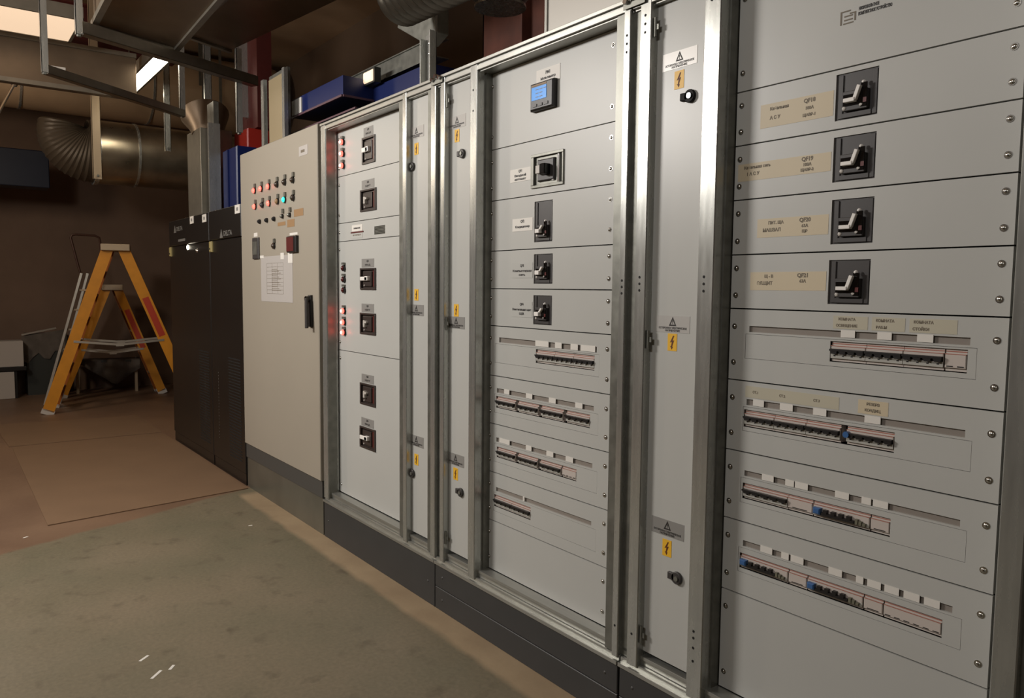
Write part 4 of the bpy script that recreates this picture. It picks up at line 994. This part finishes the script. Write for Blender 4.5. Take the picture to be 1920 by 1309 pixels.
obj('lip', MB().bar((-5.3, 0.235, 2.44), (-4.15, 0.235, 2.44), 0.01, 0.01), 'brn2', t2)
# strut above the trunk and the little lamp showing through
pA_ = at(642, 138, 'y', 0.45); pB_ = at(800, 84, 'y', 0.45)
t = thing('channel_beam', 'long galvanised channel above the blue trunk ending at the upright post', 'support', (pA_ + pB_) / 2)
obj('channel', MB().box(pA_.x, pB_.x + 0.1, 0.45, 0.454, pB_.z - 0.085, pB_.z + 0.02).box(pA_.x, pB_.x + 0.1, 0.44, 0.53, pB_.z + 0.016, pB_.z + 0.022).box(pA_.x, pB_.x + 0.1, 0.44, 0.53, pB_.z - 0.085, pB_.z - 0.080), 'galvd', t)
pm = at(697, 145, 'y', 0.36)
t = thing('small_lamp', 'small square lit lamp above the blue trunk', 'lamp', pm)
obj('lamp_housing', MB().box(pm.x - 0.075, pm.x + 0.075, 0.340, 0.380, pm.z - 0.042, pm.z + 0.042), 'dark', t)
obj('lamp_glass', MB().cbox(pm.x - 0.058, pm.x + 0.058, 0.330, 0.342, pm.z - 0.032, pm.z + 0.032, 0.008), 'diff', t)
# upright post on the frame joint and the flexible duct with its hood
pz = at(810, 70, 'y', 0.03).z
t = thing('channel_post', 'upright galvanised channel post bolted above the joint of the two left switchboard cabinets', 'support', (-2.91, 0.04, 2.308))
xa = at(798, 110, 'y', 0.03).x; xb = at(817, 110, 'y', 0.03).x
obj('channel', MB().box(xa, xb, 0.03, 0.034, 2.309, pz + 0.02).box(xa, xa + 0.006, 0.0, 0.034, 2.309, pz).box(xb - 0.006, xb, 0.0, 0.034, 2.309, pz + 0.02), 'galv', t, bevel=0.001)
for k in range(3): obj('bolt', MB().dome(((xa + xb) / 2 + (0.012 if k % 2 else -0.008), 0.03, pz - 0.02 - 0.022 * k), 0.008, 0.008, 8, 2), 'chrome', t, (xa, 0.03, pz))
yh = 0.145
hood = [at(x, y, 'y', yh) for x, y in ((745, 52), (798, 83), (817, 60), (817, -40), (760, -40))]
poly = [(p.x, p.z) for p in hood]
t = thing('duct_hood', 'grey sheet metal hood under the ribbed flexible duct', 'hood', hood[1])
obj('hood_shell', MB().prism(poly, yh, yh + 0.07), 'galvd', t, bevel=0.003)
obj('hood_edge', MB().bar(hood[1], hood[2] + Vector((0, 0, 0.0)), 0.01, 0.01).bar(hood[2], hood[3], 0.012, 0.012), 'galv', t)
c0 = at(754, -9, 'y', 0.0); c1 = at(880, -75, 'y', 0.0)
t = thing('flexible_duct', 'bright ribbed foil duct above the sheet metal hood at the top', 'duct', (c0 + c1) / 2)
pp_ = [c0 + (c1 - c0) * (i / 64) for i in range(65)]
obj('ribbed_sleeve', MB().tube(pp_, [0.112 if i % 6 else 0.134 for i in range(65)], 28), 'hose', t)
# dark fan fitting and red-brown beam behind the middle cabinet
cf = at(938, 2, 'y', 0.5)
t = thing('duct_fan', 'dark round duct fan with a bright rim high above the middle cabinet', 'fan', cf)
obj('fan_body', MB().tube([cf + Vector((0, 0, 0.5)), cf + Vector((0, 0, 0.02)), cf - Vector((0, 0, 0.02))], [0.15, 0.14, 0.11], 28), 'dark', t, cf)
obj('rim', MB().tube([cf - Vector((0, 0, 0.022)), cf - Vector((0, 0, 0.034))], 0.125, 28), 'galv', t, cf)
for k in range(3): obj('bolt', MB().dome(cf + Vector((0.04 + 0.035 * k, -0.13 + 0.01 * k, 0.03)), 0.010, 0.012, 8, 2), 'chrome', t, cf)
ra = at(905, 112, 'y', 1.2); rb_ = at(1030, 60, 'y', 1.2)
rb2 = obj('red_beam', MB().box(ra.x, rb_.x + 0.6, 1.2, 1.212, 2.3, 4.2).box(ra.x, ra.x + 0.012, 1.2, 1.4, 2.3, 4.2).box(ra.x + 0.5, ra.x + 0.512, 1.13, 1.2, 2.3, 4.2), 'rust', None, (ra.x, 1.2, 2.7)); tag(rb2, 'dark red-brown steel behind the middle switchboard cabinet', 'beam')
# grey sheet metal cable box on the middle cabinet
gx0 = at(1025, 57, 'y', 0.10).x
t = thing('cable_entry_box', 'pale grey sheet metal cable box on the roof of the middle cabinet', 'box', ((gx0 - 1.8) / 2, 0.3, 2.309))
obj('box_shell', MB().box(gx0, -1.80, 0.10, 0.55, 2.3085, 3.1), 'sheet', t, bevel=0.003)
obj('box_edge', MB().box(gx0 - 0.006, gx0 + 0.006, 0.094, 0.12, 2.3085, 3.1), 'galv', t)
# joint hardware at the frame tops
for x, lab in ((-2.865, 'bolts and coupling plates joining the tops of the two left cabinets'), (-1.72, 'bolts and coupling plates joining the tops of the two right cabinets')):
    t = thing('coupling', lab, 'fastener', (x, 0.0, 2.3))
    for k in range(3):
        obj('bolt', MB().tube([(x - 0.028 + 0.028 * k, -0.004, 2.296 + 0.01 * (k % 2)), (x - 0.028 + 0.028 * k, -0.02, 2.296 + 0.01 * (k % 2))], 0.009, 6), 'chrome', t, (x, 0, 2.3))
    obj('coupling_plate', MB().box(x - 0.045, x + 0.045, -0.008, -0.0045, 2.276, 2.292), 'galvd', t)
# small things at the far left
a = at(0, 207, 'x', -8.5); b = at(27, 157, 'x', -8.5)
o = obj('threaded_rod', MB().tube([a - (b - a) * 0.6, b], 0.012, 8), 'chrome', None, a); tag(o, 'short bright slanted rod at the left edge below the lamp panel', 'rod')
obj('nut', MB().tube([b - (b - a) * 0.06, b + (b - a) * 0.02], 0.028, 6), 'chrome', o)
y1_ = at(92, 300, 'x', -10.6).y; z1_ = at(50, 350, 'x', -10.6).z; z2_ = at(50, 280, 'x', -10.6).z
o = obj('blue_duct', MB().box(-10.9, -10.6, -4.0, y1_, z1_, z2_), 'blued', None, (-10.8, -2, z1_), bevel=0.01); tag(o, 'dark blue trunk high at the left edge near the back wall', 'trunking')
